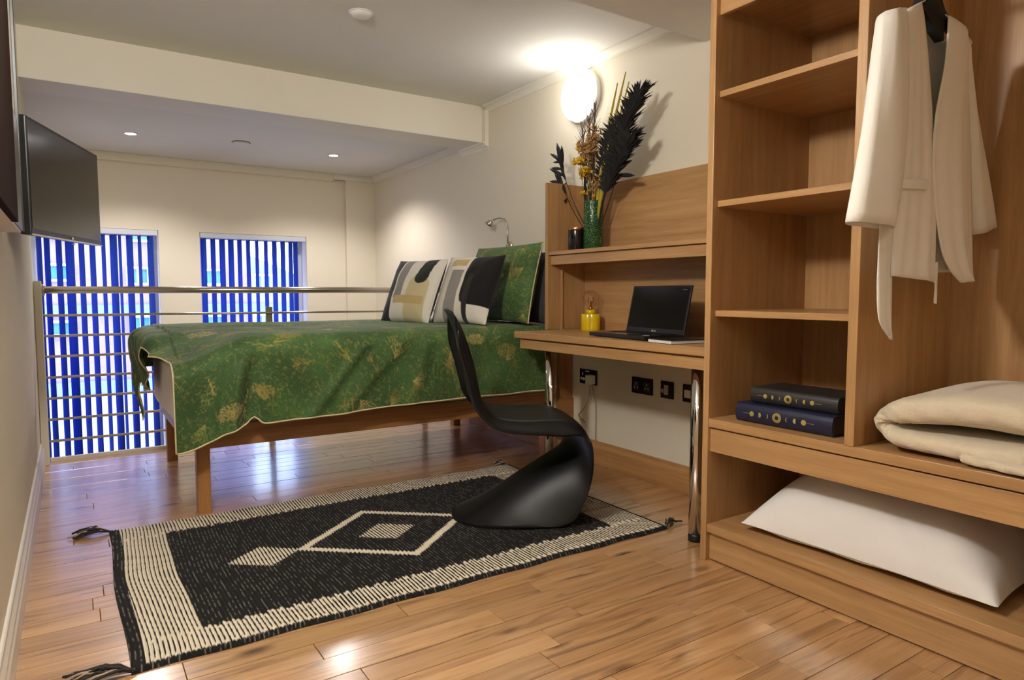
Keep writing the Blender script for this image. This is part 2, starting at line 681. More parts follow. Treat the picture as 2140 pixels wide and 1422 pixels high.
# ceilings
struct(B(XL - LT, XR, YS, 4.23, ZC, ZC + 0.12).build('ceiling', M['ceil']))
struct(B(XL - LT, XR, YN, YS, ZS, ZC + 0.12).build('ceiling_low', M['ceil']))
struct(B(-0.5, XR, 4.36, YB, ZF, ZC + 0.12).build('ceiling_far', M['ceil']))
# beam across the room
struct(B(-0.5, XR, 4.213, 4.50, 2.078, ZC + 0.12, bev=0.004).build('trim_2', M['trimw']))
# coving on the right wall, stepping down round the beam
cv = MB()


def cove(ya, yb, z, s=0.045):
    prof = [(XR, z), (XR - s, z), (XR - s, z - 0.008), (XR - 0.75 * s, z - 0.012), (XR - 0.45 * s, z - 0.45 * s), (XR - 0.15 * s, z - 0.75 * s), (XR - 0.1 * s, z - s), (XR, z - s)]
    cv.prism(prof, ya, yb, 'y')


cove(YS, 4.18, ZC)
cove(4.17, 4.55, 2.078)
cove(4.50, YB, ZF, 0.05)
cv.box(XR - 0.028, XR, 4.165, 4.213, 2.05, ZC - 0.03)
struct(cv.build('trim_3', M['trimw']))
# boxed pelmet under the far ceiling, corner column
struct(B(-0.30, 2.128, YB - 0.07, YB, 2.064, ZF, bev=0.004).build('trim_4', M['wall']))
struct(B(2.25, XR, YB - 0.05, YB, ZL, ZF - 0.0).build('trim_5', M['wall']))
struct(B(2.128, XR - 0.001, YB - 0.075, YB - 0.05, ZF - 0.05, ZF, bev=0.004).build('trim_6', M['trimw']))


# skirting boards
def skirting(x, d, ya, yb, h, t, nm, mat, base=0.0):
    pr = [(x, 0), (x + d * t, 0), (x + d * t, h * 0.55), (x + d * t * 0.82, h * 0.62), (x + d * t * 0.82, h * 0.74), (x + d * t * 0.5, h * 0.86), (x + d * t * 0.45, h * 0.97), (x + d * t * 0.3, h), (x, h)]
    mb = MB()
    mb.prism([(u, w + base) for u, w in pr], ya, yb, 'y')
    return struct(mb.build(nm, mat))


skirting(XL, 1, YN, 4.70, 0.135, 0.02, 'baseboard_left', M['skirt'], 0.001)
skirting(XR, -1, 1.69, 4.74, 0.135, 0.022, 'baseboard_right', M['skirtoak'], 0.001)


# windows: frame, mullions, panes
def window(n, x0, x1):
    fy0, fy1 = YB + 0.17, YB + 0.23
    mb = MB()
    t = 0.045
    mb.box(x0, x0 + t, fy0, fy1, WB, WT, bev=0.004)
    mb.box(x1 - t, x1, fy0, fy1, WB, WT, bev=0.004)
    mb.box(x0 + t, x1 - t, fy0, fy1, WT - t, WT, bev=0.004)
    mb.box(x0 + t, x1 - t, fy0, fy1, WB, WB + t, bev=0.004)
    w = struct(mb.build('window_%d' % n, M['upvc']))
    B(x0 + t, x1 - t, fy0 + 0.025, fy0 + 0.031, WB + t, WT - t).build('pane', M['glass'], w)
    return w


window(1, *W1)
window(2, *W2)


# vertical blinds
def blind(x0, x1, xs, label):
    yc = YB + 0.02
    b_ = thing('vertical_blind', ((x0 + x1) / 2, yc, -0.98), label, 'blind', 'vertical blinds in the tall windows')
    B(x0 + 0.005, x1 - 0.005, yc - 0.022, yc + 0.022, WT - 0.045, WT - 0.002, bev=0.003).build('headrail', M['upvc'], b_)
    for (xc, app) in xs:
        W = 0.089
        # apparent width from the room comes from the turn of the slat
        sl = xc / yc
        th = math.asin(max(-1, min(1, app / (W * math.sqrt(1 + sl * sl))))) - math.atan(sl)
        hx, hy = 0.5 * W * math.sin(th), 0.5 * W * math.cos(th)
        top, bot = WT - 0.05, -0.97
        mb = MB()
        pr = []
        for k in range(5):
            t = (k - 2) / 2
            cx = xc + hx * t + 0.004 * math.cos(th) * (1 - t * t)
            cy = yc - hy * t - 0.004 * math.sin(th) * (1 - t * t)
            pr.append((cx, cy))
        P = [[(u, w, z) for (u, w) in pr] for z in (bot, top)]
        mb.grid(P)
        o = mb.build('slat', M['slat'], b_)
        solid(o, 0.0012)
        MB().tube([(xc, yc, top - 0.004), (xc, yc, WT - 0.04)], 0.003, 6).build('hook', M['upvc'], o)
    return b_


def app(pairs, back=0.55):
    # a slat is seen along a slant of about 20 degrees: convert seen width to turn
    return [((a + c) / 2, min(0.084, max(0.012, (c - a) * 1.08))) for a, c in pairs]


S1 = [(-0.212, -0.18), (-0.163, -0.128), (-0.087, -0.05), (-0.025, 0.03), (0.064, 0.1), (0.138, 0.175), (0.22, 0.246), (0.28, 0.328), (0.34, 0.359), (0.397, 0.442), (0.48, 0.504), (0.55, 0.592)]
S2 = [(0.961, 1.003), (1.041, 1.077), (1.113, 1.156), (1.186, 1.229), (1.263, 1.297), (1.338, 1.37), (1.415, 1.443), (1.492, 1.524), (1.564, 1.604), (1.64, 1.68), (1.712, 1.749), (1.755, 1.795)]
blind(W1[0], W1[1], app(S1), 'royal blue vertical slat blind in the left tall window, behind the television')
blind(W2[0], W2[1], app(S2), 'royal blue vertical slat blind in the right tall window, above the bed')
# cord loop on the left blind
MB().tube([(0.005, YB - 0.02, 1.49), (0.03, YB - 0.022, 1.44), (0.04, YB - 0.022, 1.38), (0.02, YB - 0.022, 1.385)], 0.003, 6).build('pull_cord', M['cable'], bpy.data.objects['vertical_blind'])

# ------------------------------------------------------------------ outside
FY = 10.0
bd = thing('apartment_building', (0.3, FY + 1, -3.0), 'pale pink block with white framed windows seen through the blind slats', 'building')
B(-6, 2.12, FY, FY + 3, -4, 6).build('facade', M['facade'], bd)
B(-6, 2.12, FY - 0.04, FY, 0.73, 0.85).build('band', M['band'], bd)
B(-6, 2.12, FY - 0.04, FY, -0.27, -0.12).build('band', M['band'], bd)
B(-6, 2.12, FY - 0.02, FY, -3.0, -0.27).build('plinth', M['facade2'], bd)


def extwin(x0, x1, z0, z1, parent, cols=2):
    mb = MB()
    t = 0.03
    for a, c, d, e in ((x0, x1, z1 - t, z1), (x0, x1, z0, z0 + t), (x0, x0 + t, z0 + t, z1 - t), (x1 - t, x1, z0 + t, z1 - t)):
        mb.box(a, c, FY - 0.07, FY, d, e)
    for k in range(1, cols):
        xm = x0 + (x1 - x0) * k / cols
        mb.box(xm - t / 2, xm + t / 2, FY - 0.07, FY, z0 + t, z1 - t)
    w = mb.build('window', M['upvc'], parent)
    B(x0 + t, x1 - t, FY - 0.02, FY - 0.012, z0 + t, z1 - t).build('pane', M['extglass'], w)


for a in ((-0.25, 0.02, 1.14, 1.36), (0.60, 0.87, 1.10, 1.34), (0.62, 0.88, 0.42, 0.71), (0.64, 0.9, 1.66, 1.95), (-0.25, 0.02, 0.46, 0.66), (1.5, 1.76, 1.1, 1.33), (1.5, 1.76, 0.42, 0.7), (-0.25, 0.02, 1.66, 1.95)):
    extwin(*a, bd)
hs = thing('neighbour_house', (3.2, FY + 1.5, -3.0), 'house with sloping blue grey roof under the white sky, behind the right window', 'building')
B(2.125, 6, FY + 0.02, FY + 3, -4, 1.02).build('wall', M['facade2'], hs)
MB().prism([(2.125, 1.02), (2.125, 1.535), (3.35, 1.03), (3.35, 1.02)], FY + 0.0, FY + 3, 'y').build('roof', M['slate'], hs)
B(2.125, 6, FY - 0.03, FY + 0.02, 0.73, 0.85).build('band', M['band'], hs)
extwin(2.15, 2.42, 1.05, 1.27, hs)
extwin(2.15, 2.42, 0.42, 0.7, hs)
struct(B(-8, 10, YB + 0.3, FY + 4, -4.1, -4.0).build('floor_courtyard', M['soil']))

# ------------------------------------------------------------------ railing
ra = thing('balcony_railing', (1.0, 4.74, 0), 'steel balcony railing with seven thin rails and thick handrail along the floor edge', 'railing')
B(-0.178, -0.142, 4.67, 4.757, 0.0, 1.068, bev=0.003).build('post', M['trimw'], ra)['label'] = 'cream painted timber end post'
MB().tube([(-0.135, 4.735, 1.018), (XR - 0.005, 4.735, 1.022)], 0.021, 20).build('handrail', M['steel'], ra)
MB().tube([(-0.142, 4.735, 1.018), (-0.128, 4.735, 1.018)], 0.033, 20).build('bracket', M['steel'], ra)
for z in (0.128, 0.256, 0.381, 0.505, 0.628, 0.749, 0.869):
    MB().tube([(-0.142, 4.735, z), (XR - 0.005, 4.735, z - 0.008)], 0.0075, 10).build('rail', M['steel'], ra)
for x in (1.13, 2.3):
    B(x - 0.022, x + 0.022, 4.745, 4.757, 0.0, 0.905, bev=0.002).build('upright', plain('olive_grey_post', (132, 128, 100), 0.4, 0.3), ra)

# ------------------------------------------------------------------ ceiling fittings and lamps
def downlight(x, y, z, label, group):
    t = thing('downlight', (x, y, z), label, 'light', group)
    MB().lathe([(0.034, -0.001), (0.036, -0.004), (0.046, -0.004), (0.048, -0.0005)], (x, y, z), 32).build('bezel', M['white'], t)
    MB().lathe([(0.001, -0.0025), (0.0345, -0.0025)], (x, y, z), 32).build('lens', M['downglow'], t)
    return t


for (x, y, lb) in ((0.397, 5.527, 'left recessed downlight glowing in the far ceiling'), (1.846, 5.475, 'right recessed downlight glowing in the far ceiling')):
    t = downlight(x, y, ZF, lb, 'far ceiling downlights')
    lamp('downlight_lamp', 'SPOT', (x, y, ZF - 0.03), DOWNLIGHT_W * 5, (1.0, 0.94, 0.92), 0.04, (0, 0, 0), 140, t)
for (x, y, lb) in ((0.35, 0.35, 'recessed downlight in the low ceiling beside the camera'), (1.25, -0.4, 'recessed downlight in the low ceiling behind the camera')):
    t = downlight(x, y, ZS, lb, 'low ceiling downlights')
    lamp('downlight_lamp', 'SPOT', (x, y, ZS - 0.03), ROOM_SPOT_W * 5, (1.0, 0.90, 0.78), 0.05, (0, 0, 0), 150, t)

sd = thing('smoke_detector', (1.207, 3.147, ZC - 0.03), 'round white smoke detector on the main ceiling', 'detector')
MB().lathe([(0.001, -0.022), (0.03, -0.022), (0.042, -0.016), (0.05, -0.006), (0.052, 0.0)], (1.207, 3.147, ZC), 32).build('body', M['white'], sd)
MB().lathe([(0.052, -0.004), (0.058, -0.003), (0.058, 0.0)], (1.207, 3.147, ZC), 32).build('base', M['white'], sd)
vt = thing('ceiling_vent', (1.112, 5.397, ZF - 0.01), 'flat round white vent cover on the far ceiling between downlights', 'vent')
MB().lathe([(0.001, -0.012), (0.045, -0.012), (0.06, -0.006), (0.062, 0.0)], (1.112, 5.397, ZF), 32).build('cover', M['ceil'], vt)
MB().lathe([(0.062, -0.003), (0.066, -0.003), (0.066, 0.0)], (1.112, 5.397, ZF), 32).build('rim', M['blackmark'], vt)


def bulkhead(x, d, y, z, label, watts):
    t = thing('wall_lamp', (x, y, z - 0.147), label, 'lamp')
    MB().lathe([(0.15, 0.0), (0.15, d * 0.03), (0.142, d * 0.036), (0.001, d * 0.036)], (x, y, z), 48, 'x').build('base', M['white'], t)
    MB().lathe([(0.14, d * 0.036), (0.14, d * 0.06), (0.128, d * 0.075), (0.1, d * 0.088), (0.05, d * 0.095), (0.001, d * 0.097)], (x, y, z), 48, 'x').build('diffuser', M['lampglow'], t)
    for dy, dz in ((0.05, -0.03), (0.02, -0.085)):
        if watts == WALL_LAMP_W:
            MB().sphere((x + d * 0.0965, y + dy, z + dz), 0.0035, 8).build('speck', M['blackmark'], t)
    lamp('wall_lamp_light', 'POINT', (x + d * 0.17, y, z), watts, (1.0, 0.955, 0.89) if x < 0 else (1.0, 0.97, 0.93), 0.10, None, None, t)
    return t


bulkhead(XR, -1, 3.091, 2.137, 'round white wall lamp glowing above the desk flowers', WALL_LAMP_W)
bulkhead(XL, 1, 1.55, 2.02, 'round white wall lamp on the left wall beside the camera', LEFT_LAMP_W)

# ------------------------------------------------------------------ wardrobe
wx, wb = 1.945, 2.52
wr = thing('open_wardrobe', (2.24, 0.7, 0), 'tall open oak wardrobe unit with shelves, hanging bay and low bench shelf', 'wardrobe')
WY0, WY1 = -0.12, 1.666
WTOP = ZS - 0.002
B(wx, wb, WY1 - 0.026, WY1, 0, WTOP, bev=0.0015).build('side_panel', M['oakz'], wr)
B(wx, wb, WY0, WY0 + 0.026, 0, WTOP, bev=0.0015).build('side_panel', M['oakz'], wr)
B(wb, wb + 0.012, WY0, WY1, 0, WTOP).build('back_panel', M['oakz'], wr)
B(wx, wb, 1.091, 1.121, 0.538, WTOP, bev=0.0015).build('divider', M['oakz'], wr)
for z in (1.722, 1.333, 0.936):
    B(1.972, wb, 1.121, WY1 - 0.026, z - 0.022, z, bev=0.0012).build('shelf', M['oaky'], wr)
B(1.965, 1.985, 1.121, WY1 - 0.026, 1.985, WTOP, bev=0.0015).build('fascia', M['oaky'], wr)
B(1.985, wb, 1.121, WY1 - 0.026, 2.02, 2.04).build('shelf', M['oaky'], wr)
B(wx + 0.004, wb, WY0 + 0.026, WY1 - 0.026, 0.506, 0.538, bev=0.0015).build('bench_top', M['oaky'], wr)
B(1.958, 1.98, WY0 + 0.026, WY1 - 0.026, 0.414, 0.5, bev=0.0012).build('apron', M['oaky'], wr)
B(1.97, wb, WY0 + 0.026, WY1 - 0.026, 0.5, 0.506).build('spacer', M['bedy'], wr)
B(wx + 0.004, wb, WY0 + 0.026, WY1 - 0.026, 0.11, 0.14, bev=0.0015).build('low_shelf', M['oaky'], wr)
B(1.966, 1.985, WY0 + 0.026, WY1 - 0.026, 0.004, 0.11, bev=0.0012).build('plinth', M['oaky'], wr)
MB().tube([(2.05, WY0 + 0.026, 1.92), (2.05, 1.091, 1.92)], 0.0125, 16).build('hanging_rail', M['chrome'], wr)

# ------------------------------------------------------------------ desk and hutch
DX, DZ = 2.0, 0.792
dk = thing('desk', (2.27, 2.35, 0), 'oak desk on two round chrome legs between bed and wardrobe', 'desk')
B(DX, XR - 0.001, 1.668, 3.02, DZ - 0.034, DZ, bev=0.003).build('desk_top', M['oaky'], dk)
B(DX + 0.016, DX + 0.036, 1.668, 2.985, 0.703, 0.75, bev=0.0012).build('apron', M['oaky'], dk)
B(DX + 0.024, DX + 0.05, 1.668, 2.975, 0.75, 0.758).build('spacer', M['bedy'], dk)
for (x, y, r_) in ((2.075, 1.80, 0.03), (2.085, 2.80, 0.03)):
    lg = MB().lathe([(r_, 0.03), (r_, 0.75)], (x, y, 0), 28).build('leg', M['chrome'], dk)
    MB().lathe([(r_ * 1.04, 0.0), (r_ * 1.04, 0.022), (r_ * 0.98, 0.0305)], (x, y, 0), 28).build('foot_cap', M['blackp'], lg)
ht = thing('desk_hutch', (2.39, 2.35, DZ), 'oak shelf hutch standing on the back of the desk', 'shelf unit')
HX = 2.25
B(HX, XR - 0.001, 3.055, 3.08, DZ, 1.617, bev=0.0015).build('side_panel', M['oakz'], ht)
B(XR - 0.02, XR - 0.001, 1.668, 3.055, DZ, 1.607).build('back_panel', M['oaky'], ht)
B(HX + 0.006, XR - 0.02, 1.668, 3.055, 1.212, 1.232, bev=0.0015).build('shelf', M['oaky'], ht)
B(HX + 0.018, HX + 0.036, 1.668, 3.05, 1.158, 1.207, bev=0.0012).build('apron', M['oaky'], ht)
B(HX + 0.03, HX + 0.05, 1.668, 3.05, 1.207, 1.212).build('spacer', M['bedy'], ht)
B(HX + 0.095, HX + 0.105, 3.045, 3.055, DZ, 1.158, bev=0.002).build('batten', M['oakz'], ht)

# ------------------------------------------------------------------ bed
BX0, BX1, BY0, BY1 = 0.44, 2.44, 3.245, 4.46
bed = thing('bed_frame', (1.45, 3.85, 0), 'wooden bed frame with plain square legs under the green duvet', 'bed')
for (x, y) in ((BX0 + 0.03, BY0 + 0.032), (BX0 + 0.03, BY1 - 0.03), (BX1 - 0.04, BY0 + 0.032), (BX1 - 0.04, BY1 - 0.03)):
    B(x - 0.028, x + 0.028, y - 0.028, y + 0.028, 0, 0.30, bev=0.002).build('leg', M['bedz'], bed)
for y in (BY0, BY1 - 0.03):
    B(BX0 - 0.02, BX1, y, y + 0.03, 0.296, 0.40, bev=0.002).build('side_rail', M['bedx'], bed)
B(BX0 - 0.02, BX0 + 0.01, BY0 + 0.03, BY1 - 0.03, 0.296, 0.40, bev=0.002).build('foot_rail', M['bedy'], bed)
B(BX0 + 0.01, BX1, BY0 + 0.03, BY1 - 0.03, 0.33, 0.36).build('platform', M['bedx'], bed)
B(BX1 + 0.002, BX1 + 0.095, BY0 - 0.06, BY1 + 0.05, 0.14, 0.755, bev=0.003).build('headboard', M['bedz'], bed)
B(BX1 + 0.0, BX1 + 0.1, BY0 - 0.072, BY0 - 0.06, 0.14, 0.36, bev=0.002).build('headboard_step', M['bedx'], bed)
mt = MB().box(BX0 - 0.055, BX1 - 0.02, BY0 + 0.02, BY1 - 0.02, 0.36, 0.675, bev=0.04)
tag(mt.build('mattress', M['sheet']), 'white sheeted mattress on the wooden bed, bare at the foot', 'mattress')


# duvet print: rasterised flat print in cloth coordinates (metres)
def paint_botanical(w, h, res, seed, density=1.0):
    g = np.random.default_rng(seed)
    W, H = int(w / res) + 2, int(h / res) + 2
    img = np.zeros((W, H, 3))
    base = np.array(lin((62, 92, 48)))
    img[:] = base
    # soft tonal patches (print, not shade)
    yy, xx = np.meshgrid(np.arange(H) * res, np.arange(W) * res)
    pat = np.zeros((W, H))
    for k in range(60):
        fx, fy, ph = g.normal(0, 14), g.normal(0, 14), g.uniform(0, 6.28)
        pat += np.sin(xx * fx + yy * fy + ph) / 60 ** 0.5
    img *= (1 + 0.22 * np.clip(pat, -1.6, 1.6))[..., None]
    fine = g.normal(0, 1, (W, H))
    img *= (1 + 0.10 * fine)[..., None]

    def dot(x, y, c, a, r=1):
        i, j = int(x / res), int(y / res)
        for di in range(-r + 1, r):
            for dj in range(-r + 1, r):
                u, v = i + di, j + dj
                if 0 <= u < W and 0 <= v < H:
                    img[u, v] = img[u, v] * (1 - a) + c * a

    def line(x0, y0, x1, y1, c, a, r=1):
        L = math.hypot(x1 - x0, y1 - y0)
        n = max(2, int(L / res * 1.3))
        for k in range(n + 1):
            t = k / n
            dot(x0 + (x1 - x0) * t, y0 + (y1 - y0) * t, c, a * (1 - 0.45 * t), r)

    gold = [np.array(lin(q)) for q in ((160, 142, 72), (138, 138, 66), (178, 158, 94), (112, 124, 56), (150, 124, 66))]
    n = int(15 * w * h * density)
    for k in range(n):
        x, y = g.uniform(0, w), g.uniform(0, h)
        c = gold[g.integers(len(gold))]
        kind = g.random()
        a0 = g.uniform(0, 6.28)
        if kind < 0.48:        # branching twig
            L = g.uniform(0.07, 0.2)
            line(x, y, x + math.cos(a0) * L, y + math.sin(a0) * L, c, 0.8)
            for q in range(g.integers(5, 10)):
                t = g.uniform(0.15, 0.95)
                bx, by = x + math.cos(a0) * L * t, y + math.sin(a0) * L * t
                s = g.choice((-1, 1)) * g.uniform(0.35, 0.8)
                l2 = L * g.uniform(0.25, 0.55) * (1.1 - t * 0.6)
                line(bx, by, bx + math.cos(a0 + s) * l2, by + math.sin(a0 + s) * l2, c, 0.7)
        elif kind < 0.60:      # stippled bush
            rr = g.uniform(0.03, 0.07)
            for q in range(int(900 * rr / 0.05 * 0.35)):
                a, d = g.uniform(0, 6.28), rr * math.sqrt(g.random())
                ll = g.uniform(0.003, 0.009)
                a = g.uniform(0, 6.28)
                b9 = g.uniform(0, 6.28)
                bx, by = x + math.cos(b9) * d * 1.25, y + math.sin(b9) * d * 0.7
                line(bx, by, bx + math.cos(a) * ll, by + math.sin(a) * ll, c, 0.38)
        elif kind < 0.8:       # upright block of strokes (pagoda, reeds)
            ww, hh = g.uniform(0.03, 0.07), g.uniform(0.05, 0.1)
            for q in range(26):
                bx = x + g.uniform(-ww, ww)
                by = y + g.uniform(-hh, hh) * 0.6
                if g.random() < 0.5:
                    line(bx, by, bx + g.normal(0, 0.004), by + g.uniform(0.02, hh), c, 0.5)
                else:
                    line(bx, by, bx + g.uniform(0.01, 0.04), by + g.normal(0, 0.003), c, 0.45)
        else:                  # fan of fronds
            for q in range(9):
                a = a0 + (q - 4) * 0.16
                L = g.uniform(0.06, 0.14)
                line(x, y, x + math.cos(a) * L, y + math.sin(a) * L, c, 0.65)
    n2 = int(900 * w * h * density)
    for k in range(n2):        # thin pale scratches
        x, y, a, L = g.uniform(0, w), g.uniform(0, h), g.uniform(0, 6.28), g.uniform(0.006, 0.03)
        c = gold[g.integers(len(gold))]
        line(x, y, x + math.cos(a) * L, y + math.sin(a) * L, c, 0.3)
    return img


M['duvet'] = printed('green_botanical_print', 0.7, 0.12, 900, 0.08, 0.06)
DW_RES = 0.004
IMG = paint_botanical(2.7, 2.4, DW_RES, 5, 3.0)


def duvet():
    x_head, x_foot = 2.36, 0.385
    LN, LF, WID = 0.45, 0.44, 1.235
    res = 0.0055
    vs_ = np.arange(-LN, WID + 0.3, res)
    us = np.arange(0, (x_head - x_foot) + LF + 1e-6, res)       # along the bed from the head
    U, V = np.meshgrid(us, vs_, indexing='ij')
    g = np.random.default_rng(3)
    # foot overhang depends on the place across the bed: short at the near corner, long at the far one
    vn = np.clip(V / WID, 0, 1)
    Lf = 0.05 + 0.09 * smooth01(vn / 0.25) + 0.27 * smooth01((vn - 0.44) / 0.28)
    Lbed = x_head - x_foot
    Utot = Lbed + Lf
    T = U / us[-1]
    Ux = T * Utot                                                # stretch rows so each ends on its own hem
    s = np.maximum(0, Ux - Lbed)
    d = np.maximum(0, -V)
    e = np.maximum(0, V - WID)
    ztop = 0.808

    def over(t, r=0.085):
        """distance past an edge -> (outward, drop)"""
        q = r * math.pi / 2
        a = np.minimum(t, q) / r
        out = r * np.sin(a)
        drop = r * (1 - np.cos(a)) + np.maximum(0, t - q)
        return out, drop
    near_b = smooth01(V / 0.30)                                  # 0 on the near drape, 1 on top
    q13 = np.minimum(s / 0.13, 1)
    ox = 0.105 * np.sin(q13 * np.pi / 2) - 0.05 * smooth01((s - 0.13) / 0.3)
    dx = 0.055 * q13 ** 2 + np.maximum(0, s - 0.13)
    oy, dy = over(d)
    ey, dyy = over(e)
    X = x_head - np.minimum(Ux, Lbed) - (near_b * ox + (1 - near_b) * s * 0.75)
    Y = 3.236 + np.clip(V, 0, WID) - oy + ey
    Z = ztop - dx * near_b - np.minimum(dy, 2) - dyy
    # hem of the near side: a touch longer at the foot corner
    hem = np.clip(d / LN, 0, 1)
    t = np.clip(Ux / Lbed, 0, 1.1)
    hl = 0.0 + 0.075 * smooth01((t - 0.86) / 0.16) - 0.045 * smooth01((0.86 - t) / 0.5) * 0.6 + 0.035 * np.exp(-((t - 0.855) / 0.012) ** 2) * -1
    Z -= hem * hl
    # body puff on the top, slight fall towards the edges
    puff = 0.012 * np.sin(np.pi * np.clip(V / WID, 0, 1)) ** 0.5
    Z += puff * (s <= 0)
    rum = np.zeros_like(X)
    for k in range(26):
        fx, fy = g.normal(0, 9), g.normal(0, 6)
        rum += np.sin(U * fx + V * fy + g.uniform(0, 6.28)) * g.uniform(0.4, 1)
    rum /= 26 ** 0.5
    top = smooth01((V + 0.02) / 0.06) * (1 - smooth01(s / 0.05))
    Z += 0.0035 * rum * top
    # creases running along the far top side
    Z += 0.004 * np.sin(V * 60 + 4 * np.sin(U * 2.1)) * smooth01((V - 0.3) / 0.3) * top
    # drape folds
    fold = 0.010 * np.sin(U * 13.0 + 1.3 * np.sin(U * 3.1) + d * 3.0) + 0.006 * rum
    Y -= hem * (0.018 + fold)
    # deep diagonal fold near the foot corner ending in the nick of the hem
    for (uc, slope, amp, wd_, l0) in ((1.72, 0.12, 0.040, 0.035, 0.12), (1.38, 0.85, 0.010, 0.035, 0.05), (1.20, 0.95, 0.007, 0.04, 0.0), (1.80, -0.1, 0.012, 0.03, 0.2), (0.85, 0.3, 0.010, 0.04, 0.05), (0.45, -0.2, 0.010, 0.05, 0.05)):
        cc = uc + slope * (d - LN)
        dist = (Ux - cc) / wd_
        w_ = smooth01((d - l0) / 0.12)
        Y += amp * np.exp(-dist ** 2) * w_ * 0.6
        Y -= amp * np.exp(-((dist - 1.8) / 1.0) ** 2) * w_
    # keep the cloth clear of the rail
    Y = np.where(d > 0.09, np.minimum(Y, 3.226), Y)
    # the near foot corner sinks
    Z -= 0.115 * smooth01((Ux - (Lbed - 0.32)) / 0.36) * smooth01((0.42 - V) / 0.42) * np.where(V < 0, 1 - 0.85 * hem, 1)
    # wrinkles over the foot end
    X -= 0.012 * np.sin(V * 34 + 2 * np.sin(V * 7)) * smooth01(s / 0.15) * near_b
    Z += 0.006 * np.sin(V * 26 + U * 5) * smooth01((Ux - Lbed + 0.12) / 0.12) * near_b
    P = np.stack([X, Y, Z], -1)
    ci = np.clip((U / DW_RES).astype(int), 0, IMG.shape[0] - 1)
    cj = np.clip(((V + LN) / DW_RES).astype(int), 0, IMG.shape[1] - 1)
    cols = IMG[ci, cj].reshape(-1, 3)
    mb = MB()
    nu, nv = P.shape[:2]
    idx = np.arange(nu * nv).reshape(nu, nv)
    F_ = np.stack([idx[:-1, :-1], idx[1:, :-1], idx[1:, 1:], idx[:-1, 1:]], -1).reshape(-1, 4)
    mb.v = P.reshape(-1, 3).tolist()
    mb.f = F_.tolist()
    mb.smooth = [True] * len(mb.f)
    o = mb.build('duvet', M['duvet'], None, colors=cols, recalc=False)
    tag(o, 'green duvet with gold botanical print spread over the bed', 'duvet')
    hemn = [tuple(P[i, 0] + np.array((0, -0.001, 0))) for i in range(0, nu, 3)]
    MB().tube(hemn, 0.004, 6).build('piping', M['piping'], o)
    hemf = [tuple(P[-1, j]) for j in range(0, nv, 3)]
    MB().tube(hemf, 0.0035, 6).build('piping', M['piping'], o)
    return o


duvet()


# ------------------------------------------------------------------ cushions
def frame(center, right, up):
    r_ = Vector(right).normalized()
    u_ = Vector(up)
    u_ = (u_ - r_ * u_.dot(r_)).normalized()
    n_ = r_.cross(u_)
    c_ = Vector(center)
    return lambda a, b_, t: c_ + r_ * a + u_ * b_ + n_ * t


def cushion(name, w, h, t, fr, mat, res=60, colorf=None, backcol=None, seed=1, dog=0.05, parent=None, wr=0.004, full=1.0, back=1.0, pw=2.6):
    """soft cushion: two puffed faces meeting in a seam, corners pulled in"""
    g = np.random.default_rng(seed)
    n = res
    a = np.linspace(-1, 1, n)
    A, Bb = np.meshgrid(a, a, indexing='ij')
    prof = (np.clip(1 - np.abs(A) ** pw, 0, 1) * np.clip(1 - np.abs(Bb) ** pw, 0, 1)) ** 0.55
    # sides bow inwards between the corners
    SX = A * w / 2 * (1 - dog * (1 - Bb ** 2))
    SY = Bb * h / 2 * (1 - dog * (1 - A ** 2))
    rum = np.zeros_like(A)
    for k in range(14):
        rum += np.sin(A * g.normal(0, 5) + Bb * g.normal(0, 5) + g.uniform(0, 6.28))
    rum /= 14 ** 0.5
    # radiating tucks near the corners
    ang = np.arctan2(Bb, A)
    tuck = np.sin(ang * 26 + g.uniform(0, 6)) * np.clip((A ** 2 + Bb ** 2 - 0.9), 0, 1)
    pts, cols = [], []
    mb = MB()
    prof = prof ** full
    for sgn in (1, -1):
        T = sgn * (t / 2 * (1 if sgn > 0 else back) * prof + (wr * rum + 0.006 * tuck) * prof)
        P = np.array([[fr(SX[i, j], SY[i, j], T[i, j]) for j in range(n)] for i in range(n)])
        mb.grid(P)
        if colorf is not None:
            c = colorf((A + 1) / 2, (Bb + 1) / 2) if sgn > 0 or backcol is None else np.tile(np.array(backcol), (n, n, 1))
            cols.append(c.reshape(-1, 3))
    o = mb.build(name, mat, parent, colors=np.concatenate(cols) if cols else None)
    return o, (SX, SY)


M['cush'] = printed('cushion_print', 0.85, 0.25, 700, 0.15, 0.05)
WHT, BLK, GRY, TAN, SAND = [np.array(lin(q)) for q in ((226, 220, 208), (16, 14, 15), (146, 142, 136), (196, 172, 118), (206, 192, 150))]
CHA = np.array(lin((40, 42, 40)))


def rr(A, Bb, x0, x1, y0, y1, r):
    dx = np.maximum(np.maximum(x0 + r - A, A - (x1 - r)), 0)
    dy = np.maximum(np.maximum(y0 + r - Bb, Bb - (y1 - r)), 0)
    return (np.hypot(dx, dy) <= r) & (A >= x0) & (A <= x1) & (Bb >= y0) & (Bb <= y1)


def pat1(A, Bb):
    # A: 0 = far side (left in the picture) .. 1 = near side ; Bb: 0 bottom .. 1 top
    c = np.empty(A.shape + (3,))
    c[:] = WHT
    c[(A < 0.24)] = BLK
    c[(A > 0.28) & (A < 0.44) & (Bb > 0.33)] = GRY
    c[rr(A, Bb, 0.54, 0.92, -0.5, 0.70, 0.18)] = SAND
    c[(A > 0.30) & (A < 0.88) & (Bb > 0.24) & (Bb < 0.36)] = TAN
    sk = A - 0.10 * (Bb - 0.8)
    c[rr(sk, Bb, 0.66, 0.88, 0.56, 1.4, 0.10)] = CHA
    return c


